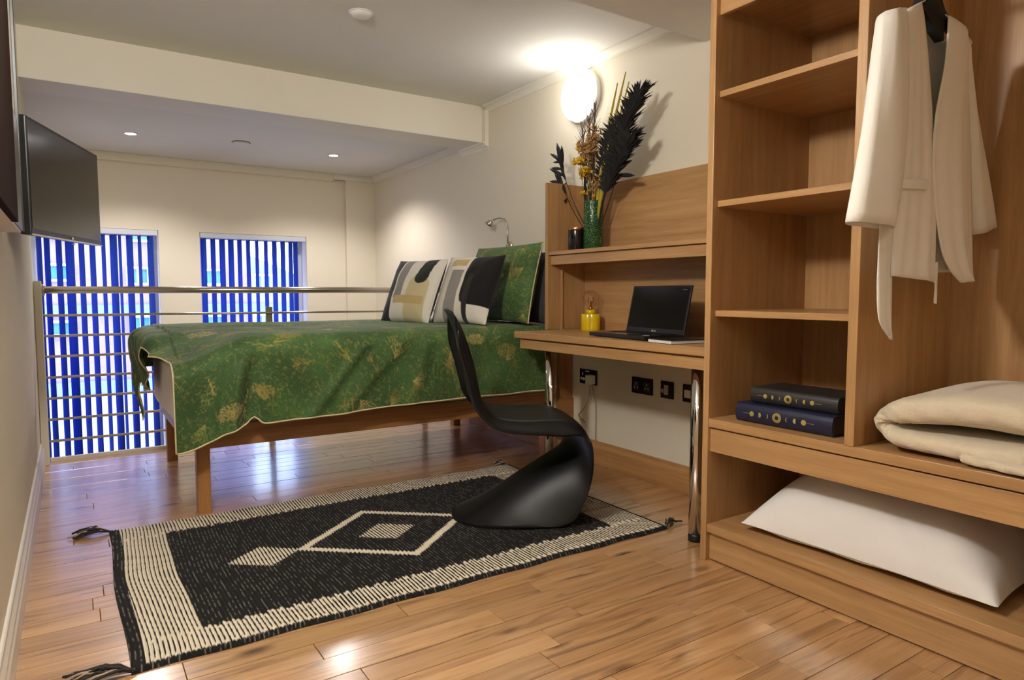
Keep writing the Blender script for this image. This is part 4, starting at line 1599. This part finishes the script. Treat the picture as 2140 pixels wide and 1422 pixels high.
branch(vp(0.015, -0.2), vp(0.25, 0.26, -0.03), (0, 0.06, 0.05), ((0.62, 0.9, -0.5, 1.0), (0.66, 0.3, 1, 0.8), (0.72, 0.8, 0.5, 1.1), (0.78, 0.35, 1.0, 1.2), (0.84, 0.9, 0.25, 1.0), (0.88, 0.2, 1.0, 1.4), (0.93, 0.7, 0.7, 1.0), (0.97, 0.9, 0.2, 0.8), (0.9, -0.2, 0.9, 1.1), (1.0, 0.8, 0.5, 1.1)), 'black leafy twig reaching left out of the green vase, upper one', M['blackstem'])
branch(vp(0.02, -0.2), vp(0.225, 0.13, -0.04), (0, 0.05, 0.03), ((0.66, 0.8, -0.6, 1.2), (0.74, 0.3, 1, 0.9), (0.8, 0.9, 0.4, 1.1), (0.86, 0.5, 0.9, 1.1), (0.92, 0.9, -0.1, 0.9), (0.97, 0.4, 0.9, 1.0), (1.0, 0.9, 0.25, 1.1)), 'black leafy twig reaching left out of the green vase, lower one', M['blackstem'])
branch(vp(-0.02, -0.2), vp(-0.235, 0.17, -0.03), (0, -0.03, 0.03), ((0.66, -0.5, 0.9, 0.9), (0.74, 0.2, 1.0, 0.9), (0.8, -0.9, -0.1, 1.2), (0.87, -0.6, 0.8, 1.0), (0.93, -0.9, 0.2, 1.0), (1.0, -0.8, 0.35, 1.1)), 'black leafy twig bending right under the plumes', M['blackstem'])

# mustard yarrow stems
fl_spots = ((0.06, 0.225, 'mustard'), (0.05, 0.145, 'mustard'), (0.055, 0.055, 'pale'), (0.005, 0.165, 'mustard'), (-0.05, 0.10, 'tan'), (-0.02, 0.03, 'pale'), (0.03, 0.30, 'tan'), (-0.015, 0.355, 'tan'), (-0.045, 0.30, 'tan'), (-0.01, 0.25, 'tan'), (0.095, 0.31, 'mustard'))
flab = ('fluffy mustard flower head at the upper left of the bouquet', 'flat mustard flower head left of the middle of the bouquet', 'small pale yellow flower low on the left of the bouquet', 'broad mustard flower head in the middle of the bouquet', 'small tan flower low on the right of the bouquet', 'small heart shaped pale flower just above the vase rim', 'tan dried seed head below the wall lamp', 'tallest tan dried seed head in the bouquet', 'tan papery seed head right of the bouquet middle', 'tan papery seed head at the bouquet centre', 'bright yellow bloom in front of the wall lamp')
for (dy, dz, kd), lab in zip(fl_spots, flab):
    top_ = vp(dy, dz, g7.uniform(-0.05, 0.0))
    st = curve(vp(g7.uniform(-0.025, 0.025), -0.2, g7.uniform(-0.02, 0.02)), top_, (0, g7.uniform(-0.01, 0.01), 0), 6)
    o = MB().tube(st, 0.0018, 6).build('dried_flower', M['brownstem'] if kd != 'mustard' else M['greenstem'])
    tag(o, lab, 'dried flower', 'dried flowers in the vase')
    hm = MB()
    rad = {'mustard': 0.042, 'tan': 0.042, 'pale': 0.02}[kd]
    for k in range(120):
        a, d_ = g7.uniform(0, 6.28), rad * math.sqrt(g7.random())
        hgt = (g7.uniform(-0.3, 0.35) if kd != 'tan' else g7.uniform(-1.2, 1.0)) * rad
        c_ = top_ + Vector((math.cos(a) * d_, math.sin(a) * d_, hgt))
        s_ = g7.uniform(0.004, 0.010)
        n_ = Vector((g7.gauss(0, 1), g7.gauss(0, 1), g7.gauss(0, 1))).normalized()
        u_ = n_.orthogonal().normalized()
        w_ = n_.cross(u_)
        hm.add([c_ + u_ * s_ * math.cos(q * 1.257) + w_ * s_ * math.sin(q * 1.257) for q in range(5)] + [c_ + n_ * s_ * 0.5], [(0, 1, 5), (1, 2, 5), (2, 3, 5), (3, 4, 5), (4, 0, 5)])
    hd = hm.build('flower_head', M['tanflower'] if kd == 'tan' else M['yelflower'], o, recalc=False)
    hd['kind'] = 'stuff'

# feathery grey grass stems
for (dy, dz, lab) in ((0.075, 0.40, 'wispy grey grass plume in front of the wall lamp, left one'), (0.02, 0.45, 'wispy grey grass plume in front of the wall lamp, middle one'), (-0.03, 0.50, 'wispy grey grass plume in front of the wall lamp, tallest right one')):
    st = curve(vp(dy * 0.2, -0.2), vp(dy, dz, -0.02), (0, 0.01, 0), 8)
    o = MB().tube(st, 0.0022, 6).build('grass_plume', M['brownstem'])
    tag(o, lab, 'dried grass', 'grey grass plumes in the vase')
    hm = MB()
    for k in range(90):
        t = 0.5 + 0.5 * k / 90
        q = t * 7
        a_ = int(min(6, q))
        p_ = st[a_].lerp(st[a_ + 1], q - a_)
        d_ = Vector((g7.uniform(-0.5, 0.5), g7.uniform(-0.6, 0.6), 1.0)).normalized()
        hm.tube([p_, p_ + d_ * 0.03 + Vector((0, g7.uniform(-0.006, 0.006), 0)), p_ + d_ * g7.uniform(0.05, 0.085)], [0.0018, 0.0015, 0.0006], 4)
    hd = hm.build('grass_wisps', M['greystem'], o)
    hd['kind'] = 'stuff'
# yellow-green blades and thick stems
for (dy, dz, by, dx, lab, mt_, w_) in ((-0.215, 0.575, -0.01, -0.03, 'pale yellow blade standing between grass and black plumes', 'yelblade', 0.024), (-0.275, 0.615, -0.02, -0.03, 'tallest yellow green blade above the black plumes', 'yelblade', 0.024), (-0.30, 0.56, -0.02, -0.03, 'second yellow green blade above the black plumes', 'yelblade', 0.02), (-0.03, 0.28, -0.008, -0.035, 'thick olive green leaf blade rising from the vase middle', 'greenstem', 0.02), (0.02, 0.26, 0.012, -0.04, 'dark brown strap leaf rising from the left of the vase', 'blackstem', 0.02), (-0.035, 0.2, -0.025, -0.04, 'dark strap leaf rising from the right of the vase', 'blackstem', 0.016)):
    mb = MB()
    p0, p1 = vp(by, -0.2, -0.01), vp(dy, dz, dx)
    nst = 8
    vs_, fs_ = [], []
    for k in range(nst + 1):
        t = k / nst
        c_ = p0.lerp(p1, t) + Vector((0, 0.03 * math.sin(math.pi * t), 0))
        ww = w_ * (0.55 + 0.45 * math.sin(math.pi * t)) * (1 if k < nst else 0.05)
        vs_ += [c_ + Vector((0.003, ww / 2, 0)), c_ - Vector((0.003, 0, 0)), c_ + Vector((0.003, -ww / 2, 0))]
    for k in range(nst):
        for q in (0, 1):
            a = k * 3 + q
            fs_.append((a, a + 1, a + 4, a + 3))
    mb.add(vs_, fs_, True)
    o = mb.build('strap_leaf', M[mt_])
    solid(o, 0.001)
    tag(o, lab, 'dried leaf', 'strap leaves in the vase')

# ------------------------------------------------------------------ books on the bench shelf
def clothbook(z0, th, bl, br, depth, mat, label):
    """lying book: rounded spine from bl to br, body towards the wall"""
    bl, br = Vector(bl), Vector(br)
    e_ = (br - bl)
    L = e_.length
    e_.normalize()
    dn = Vector((-e_.y, e_.x, 0))
    if dn.x < 0:
        dn = -dn
    t = thing('book', ((bl.x + br.x) / 2 + 0.08, (bl.y + br.y) / 2, z0), label, 'book', 'books with moon spines')

    def pt(a, d, z):
        return bl + e_ * a + dn * d + Vector((0, 0, z0 + z))
    # spine: rounded profile swept along e_
    prof = []
    for k in range(13):
        an_ = -math.pi / 2 + math.pi * k / 12
        prof.append((0.014 - 0.016 * math.cos(an_), th / 2 + th / 2 * math.sin(an_)))
    prof += [(0.014, th), (depth, th), (depth, th - 0.004), (0.016, th - 0.004)]
    prof += [(0.016, 0.004), (depth, 0.004), (depth, 0.0)]
    vs_, fs_ = [], []
    n_ = len(prof)
    for a in (0, L):
        vs_ += [pt(a, d, z) for d, z in prof]
    for k in range(n_):
        fs_.append((k, (k + 1) % n_, n_ + (k + 1) % n_, n_ + k))
    mb = MB()
    mb.add(vs_, fs_)
    mb.add([pt(0.0005, d, z) for d, z in prof], [tuple(range(n_))])
    mb.add([pt(L - 0.0005, d, z) for d, z in prof], [tuple(range(n_))])
    o = mb.build('cover', mat, t)
    for p_ in o.data.polygons:
        p_.use_smooth = False
    MB().box(0.004, L - 0.004, 0.016, depth - 0.004, 0.004, th - 0.004, fn=lambda q: pt(q.x, q.y, q.z)).build('pages', M['blackp'], t)

    # gold moon phases on the spine, thin relief
    def disc(a, r_, cut=None, ring=False, nm='moon'):
        mb = MB()
        zc = th * 0.5
        outl = []
        if cut is None:
            outl = [(math.cos(q * 2 * math.pi / 28) * r_, math.sin(q * 2 * math.pi / 28) * r_) for q in range(28)]
        else:      # crescent: outer half circle, inner ellipse
            sg_, k_ = cut
            for q in range(15):
                an_ = -math.pi / 2 + math.pi * q / 14
                outl.append((sg_ * math.cos(an_) * r_, math.sin(an_) * r_))
            for q in range(13, 0, -1):
                an_ = -math.pi / 2 + math.pi * q / 14
                outl.append((sg_ * math.cos(an_) * r_ * k_, math.sin(an_) * r_))
        def lift(u, w, h):
            zz = zc + w
            s_ = max(-1, min(1, (zz - th / 2) / (th / 2)))
            d_ = 0.014 - 0.016 * math.sqrt(1 - s_ * s_) - h
            return pt(a + u, d_, zz)
        n2 = len(outl)
        if ring:
            vs2 = [lift(u * s_, w * s_, h) for (s_, h) in ((1.0, 0.0002), (1.0, 0.0016), (0.72, 0.0016), (0.72, 0.0002)) for u, w in outl]
            fs2 = [(i * n2 + k, i * n2 + (k + 1) % n2, (i + 1) * n2 + (k + 1) % n2, (i + 1) * n2 + k) for i in range(3) for k in range(n2)]
            mb.add(vs2, fs2)
        else:
            if cut is None:
                vs2 = [lift(u, w, 0.0012) for u, w in outl] + [lift(u, w, 0.0) for u, w in outl] + [lift(0, 0, 0.0014)]
                fs2 = [(k, (k + 1) % n2, 2 * n2) for k in range(n2)] + [(k, (k + 1) % n2, n2 + (k + 1) % n2, n2 + k) for k in range(n2)]
            else:
                A_ = outl[:15]
                I_ = [outl[0]] + outl[15:][::-1] + [outl[14]]
                vs2 = [lift(u, w, 0.0013) for u, w in A_] + [lift(u, w, 0.0013) for u, w in I_]
                fs2 = [(k, k + 1, 15 + k + 1, 15 + k) for k in range(14)]
            mb.add(vs2, fs2)
        mb.build(nm, M['gold'], t)
    r0 = th * 0.125
    mid = L * 0.46
    step = L * 0.085
    disc(mid, r0 * 2.0, ring=True, nm='ring_mark')
    disc(mid, r0 * 1.25, ring=True, nm='ring_mark')
    for sg_ in (-1, 1):
        disc(mid + sg_ * step * 1.35, r0 * 1.1, cut=(-sg_, 0.62), nm='crescent_mark')
        disc(mid + sg_ * step * 2.25, r0 * 1.1, cut=(-sg_, -0.15), nm='half_moon_mark')
        disc(mid + sg_ * step * 3.2, r0 * 1.1, nm='moon_mark')
        B_ = MB()
        a_ = mid + sg_ * step * 4.0
        B_.box(a_ - 0.012, a_ + 0.012, 0, 1, -0.0006, 0.0006, fn=lambda q: pt(q.x, -0.0022 + q.y * 0.001, th * 0.5 + q.z))
        B_.build('dash_mark', M['gold'], t)
    return t


clothbook(0.539, 0.066, (2.002, 1.563, 0), (2.006, 1.195, 0), 0.22, M['navy'], 'thick navy book with gold moon phases, under the charcoal one')
clothbook(0.6055, 0.056, (2.045, 1.533, 0), (2.05, 1.205, 0), 0.19, M['charcoal'], 'charcoal book with gold moon phases, lying on the navy one')


# ------------------------------------------------------------------ folded blanket on the bench
def slab(mb, x0, x1, y0, y1, z0, z1, seed, nx=60, ny=60, sag=0.0, rough=0.004, round_=0.5):
    g = np.random.default_rng(seed)
    n = nx
    a = np.linspace(-1, 1, n)
    A, Bb = np.meshgrid(a, a, indexing='ij')
    pr = (np.clip(1 - np.abs(A) ** 7, 0, 1) * np.clip(1 - np.abs(Bb) ** 7, 0, 1)) ** round_
    rum = np.zeros_like(A)
    for k in range(16):
        rum += np.sin(A * g.normal(0, 4) + Bb * g.normal(0, 4) + g.uniform(0, 6.28))
    rum /= 4
    for sgn in (1, -1):
        h = (z1 - z0) / 2
        X = (x0 + x1) / 2 + A * (x1 - x0) / 2 * (1 - 0.03 * Bb ** 2)
        Y = (y0 + y1) / 2 + Bb * (y1 - y0) / 2 * (1 - 0.03 * A ** 2)
        Z = (z0 + z1) / 2 + sgn * h * pr + (rough * rum * pr if sgn > 0 else 0)
        if sgn > 0:
            Z += sag * pr * (0.6 * np.exp(-((Bb - 0.2) / 0.5) ** 2) - 0.3 * smooth01(-Bb))
        mb.grid(np.stack([X, Y, Z], -1))


bl_ = thing('folded_blanket', (2.2, 0.72, 0.539), 'folded cream fleece blanket on the wardrobe bench under the white jacket', 'blanket')

def folded(path, hts, xa, xb, seed, n=90, m=44):
    """thick cloth swept along a path in the y-z plane, rounded at both side edges"""
    g = np.random.default_rng(seed)
    C_ = catmull(path, n)
    H_ = catmull([(h, 0) for h in hts], n)[:, 0]
    T_ = np.gradient(C_, axis=0)
    T_ /= np.linalg.norm(T_, axis=1)[:, None]
    Nn = np.stack([-T_[:, 1], T_[:, 0]], -1)
    ph = g.uniform(0, 6.28, 12)
    P = np.zeros((n, m, 3))
    for i in range(n):
        x0 = xa + 0.010 * math.sin(i * 0.21 + ph[0]) + 0.006 * math.sin(i * 0.5 + ph[1])
        for j in range(m):
            a = 2 * math.pi * j / m
            u = math.copysign(abs(math.cos(a)) ** 0.35, math.cos(a))
            w = math.copysign(abs(math.sin(a)) ** 0.75, math.sin(a))
            x = (x0 + xb) / 2 + (xb - x0) / 2 * u
            lump = 1 + 0.07 * math.sin(x * 17 + i * 0.12 + ph[2]) + 0.05 * math.sin(x * 41 - i * 0.2 + ph[3])
            q = C_[i] + Nn[i] * H_[i] * w * lump
            z = max(0.5395, q[1] + 0.006 * math.sin(x * 12 + C_[i][0] * 9 + ph[4]) * (q[1] > 0.63))
            P[i, j] = (x + 0.003 * math.sin(i * 1.3 + j), q[0], z)
    mb = MB()
    mb.grid(P, closed_v=True)
    return mb


o = folded([(0.22, 0.578), (0.5, 0.575), (0.8, 0.573), (0.95, 0.577), (1.015, 0.592), (1.038, 0.620), (1.015, 0.648), (0.95, 0.668), (0.82, 0.684), (0.66, 0.672), (0.45, 0.664), (0.22, 0.67)],
           [0.034, 0.034, 0.034, 0.033, 0.030, 0.030, 0.034, 0.042, 0.048, 0.046, 0.046, 0.046], 1.975, 2.42, 4).build('folded_layers', M['fleece'], bl_)
o = folded([(0.60, 0.556), (0.70, 0.556), (0.79, 0.558), (0.815, 0.566)], [0.012, 0.014, 0.015, 0.008], 1.957, 2.05, 6, 24, 20).build('folded_corner', M['fleece'], bl_)



# ------------------------------------------------------------------ white pillow on the low shelf
fp = frame((2.255, 1.13, 0.169), (0.02, -1, 0), (1, 0.02, 0.0))
o, _ = cushion('pillow', 0.80, 0.50, 0.47, fp, M['sheet'], 80, seed=12, dog=0.05, wr=0.016, full=1.05, back=0.11, pw=2.6)
tag(o, 'plump white bed pillow lying on the low wardrobe shelf', 'pillow')
fp2 = frame((2.32, 0.44, 0.235), (0.05, -1, 0), (1, 0, 0.05))
o, _ = cushion('pillow', 0.42, 0.40, 0.18, fp2, M['sheet'], 50, seed=14, dog=0.03)
tag(o, 'second white pillow in shadow at the right end of the low wardrobe shelf', 'pillow')


# ------------------------------------------------------------------ jacket on its hanger
JY = 0.97
jk = thing('jacket', (2.06, JY, 1.03), 'long white linen jacket with loose tie belt hanging in the wardrobe', 'jacket')


def interp(pts, zs):
    """x as a function of z from a list of (x, z) from top to bottom"""
    zz = np.array([q[1] for q in pts])[::-1]
    xx = np.array([q[0] for q in pts])[::-1]
    return np.interp(zs, zz, xx)


def panel(name, left, right, bulge, y_off, nz=46, nx=22, wav=0.006, ztop=None, zbot=None, seed=1):
    """cloth panel between two side lines, bulging towards the viewer (-y)"""
    g = np.random.default_rng(seed)
    P = np.zeros((nz, nx, 3))
    for i in range(nz):
        t = i / (nz - 1)
        l = catmull(left, nz)[i]
        r_ = catmull(right, nz)[i]
        for j in range(nx):
            s = j / (nx - 1)
            x = l[0] * (1 - s) + r_[0] * s
            z = l[1] * (1 - s) + r_[1] * s
            y = JY + y_off - bulge(s, t) + wav * 0.7 * math.sin(s * 9 + t * 2.5 + seed) * (0.3 + 0.7 * t) + 0.003 * math.sin(s * 23 + seed * 2 + t * 5) * t
            P[i, j] = (x, y, z)
    mb = MB()
    mb.grid(P)
    o = mb.build(name, M['linen'], jk, recalc=False)
    solid(o, 0.003)
    return o


# left front (nearer the room): shoulder -> hem
panel('left_front', [(1.86, 1.742), (1.872, 1.62), (1.868, 1.4), (1.862, 1.172), (1.856, 1.046)],
      [(1.962, 1.789), (1.99, 1.72), (2.045, 1.504), (2.09, 1.29), (2.112, 1.030)], lambda s, t: 0.012 + 0.016 * math.sin(math.pi * s), 0.0, seed=2)
# right front overlaps it, with a rounded lower corner
panel('right_front', [(2.093, 1.78), (2.085, 1.65), (2.045, 1.504), (2.040, 1.384), (2.070, 1.251), (2.121, 1.13), (2.185, 1.068), (2.258, 1.031)],
      [(2.243, 1.746), (2.262, 1.66), (2.280, 1.55), (2.30, 1.43), (2.315, 1.30), (2.328, 1.18), (2.338, 1.09), (2.343, 1.043)], lambda s, t: 0.022 + 0.018 * math.sin(math.pi * s) - 0.012 * s, 0.0, seed=5)
panel('back', [(1.86, 1.742), (1.872, 1.62), (1.868, 1.4), (1.862, 1.172), (1.86, 1.056)],
      [(2.243, 1.75), (2.285, 1.6), (2.31, 1.4), (2.335, 1.2), (2.343, 1.065)], lambda s, t: -0.02 - 0.025 * math.sin(math.pi * s), 0.0, nx=30, seed=3)
# shoulders between front and back
panel('yoke', [(1.835, 1.735), (1.86, 1.741), (1.962, 1.790), (1.975, 1.795)], [(1.84, 1.73), (1.868, 1.738), (1.972, 1.786), (1.98, 1.79)], lambda s, t: 0.018 - 0.036 * s, 0.0, nz=14, nx=10, wav=0, seed=1)
panel('yoke', [(2.255, 1.735), (2.243, 1.746), (2.10, 1.78), (2.09, 1.783)], [(2.26, 1.735), (2.25, 1.748), (2.105, 1.785), (2.095, 1.788)], lambda s, t: 0.018 - 0.036 * s, 0.0, nz=14, nx=10, wav=0, seed=1)


def sleeve(name, out, inn, y0, ymul, n=30, m=20, seed=1):
    Lo, Li = catmull(out, n), catmull(inn, n)
    P = np.zeros((n, m, 3))
    for i in range(n):
        t = i / (n - 1)
        c_ = (Lo[i] + Li[i]) / 2
        h_ = (Lo[i] - Li[i]) / 2
        for j in range(m):
            a = 2 * math.pi * j / m
            u = math.copysign(abs(math.cos(a)) ** 0.85, math.cos(a))
            w = math.sin(a)
            x, z = c_ + h_ * u
            y = JY + y0(t) + ymul(t) * w + 0.004 * math.sin(5 * a + 6 * t + seed)
            P[i, j] = (x, y, z)
    mb = MB()
    mb.grid(P, closed_v=True)
    o = mb.build(name, M['linen'], jk, recalc=False)
    solid(o, 0.003)
    return o


sleeve('left_sleeve', [(1.832, 1.742), (1.79, 1.725), (1.772, 1.684), (1.745, 1.546), (1.713, 1.42), (1.676, 1.296), (1.634, 1.178)],
       [(1.862, 1.744), (1.868, 1.72), (1.874, 1.66), (1.88, 1.53), (1.882, 1.40), (1.868, 1.29), (1.842, 1.172)], lambda t: -0.004 - 0.016 * t, lambda t: 0.024 + 0.010 * min(1, t * 2), seed=2)
sleeve('right_sleeve', [(2.245, 1.748), (2.262, 1.735), (2.29, 1.65), (2.349, 1.533), (2.426, 1.381), (2.502, 1.218)],
       [(2.232, 1.745), (2.240, 1.70), (2.258, 1.61), (2.295, 1.47), (2.327, 1.33), (2.392, 1.184)], lambda t: 0.012, lambda t: 0.024 + 0.01 * t, seed=4)
panel('pocket_flap', [(1.874, 1.308), (1.872, 1.293), (1.869, 1.279)], [(2.034, 1.316), (2.033, 1.30), (2.032, 1.287)], lambda s, t: 0.0245 + 0.008 * math.sin(math.pi * s), 0.0, nz=6, nx=14, wav=0, seed=1)
panel('tie_belt', [(1.796, 1.19), (1.797, 1.10), (1.80, 1.016), (1.816, 0.926), (1.872, 0.873)], [(1.862, 1.19), (1.863, 1.10), (1.866, 1.02), (1.872, 0.93), (1.876, 0.872)], lambda s, t: 0.012, 0.0, nx=8, wav=0.004, seed=6)
panel('belt_loop', [(2.106, 1.09), (2.11, 1.03), (2.118, 0.97)], [(2.126, 1.09), (2.128, 1.03), (2.122, 0.968)], lambda s, t: 0.01, 0.0, nz=10, nx=4, wav=0, seed=1)

hg = thing('coat_hanger', (2.06, JY, 1.76), 'black velvet coat hanger holding the white jacket', 'hanger')
hb = MB()
arc = [(1.86, 1.715), (1.92, 1.752), (1.97, 1.778), (2.02, 1.797), (2.04, 1.80), (2.06, 1.797), (2.12, 1.778), (2.17, 1.757), (2.215, 1.732)]
P_ = [(x, JY, z) for x, z in arc]
hb.tube(P_, [0.01, 0.013, 0.016, 0.021, 0.023, 0.021, 0.016, 0.013, 0.01], 12)
hb.build('shoulder_bar', M['felt'], hg)
# broad neck block of the hanger
MB().prism([(1.965, 1.79), (1.985, 1.83), (2.03, 1.85), (2.06, 1.845), (2.10, 1.80), (2.098, 1.715), (2.05, 1.735), (2.0, 1.765)], JY - 0.012, JY + 0.012, 'y').build('neck_block', M['felt'], hg)
MB().tube([(2.05, JY, 1.84), (2.05, JY, 1.89), (2.062, JY, 1.90), (2.071, JY, 1.92), (2.064, JY, 1.938), (2.05, JY, 1.944), (2.034, JY, 1.936), (2.031, JY, 1.925)], 0.0032, 8).build('hook', M['chrome'], hg)
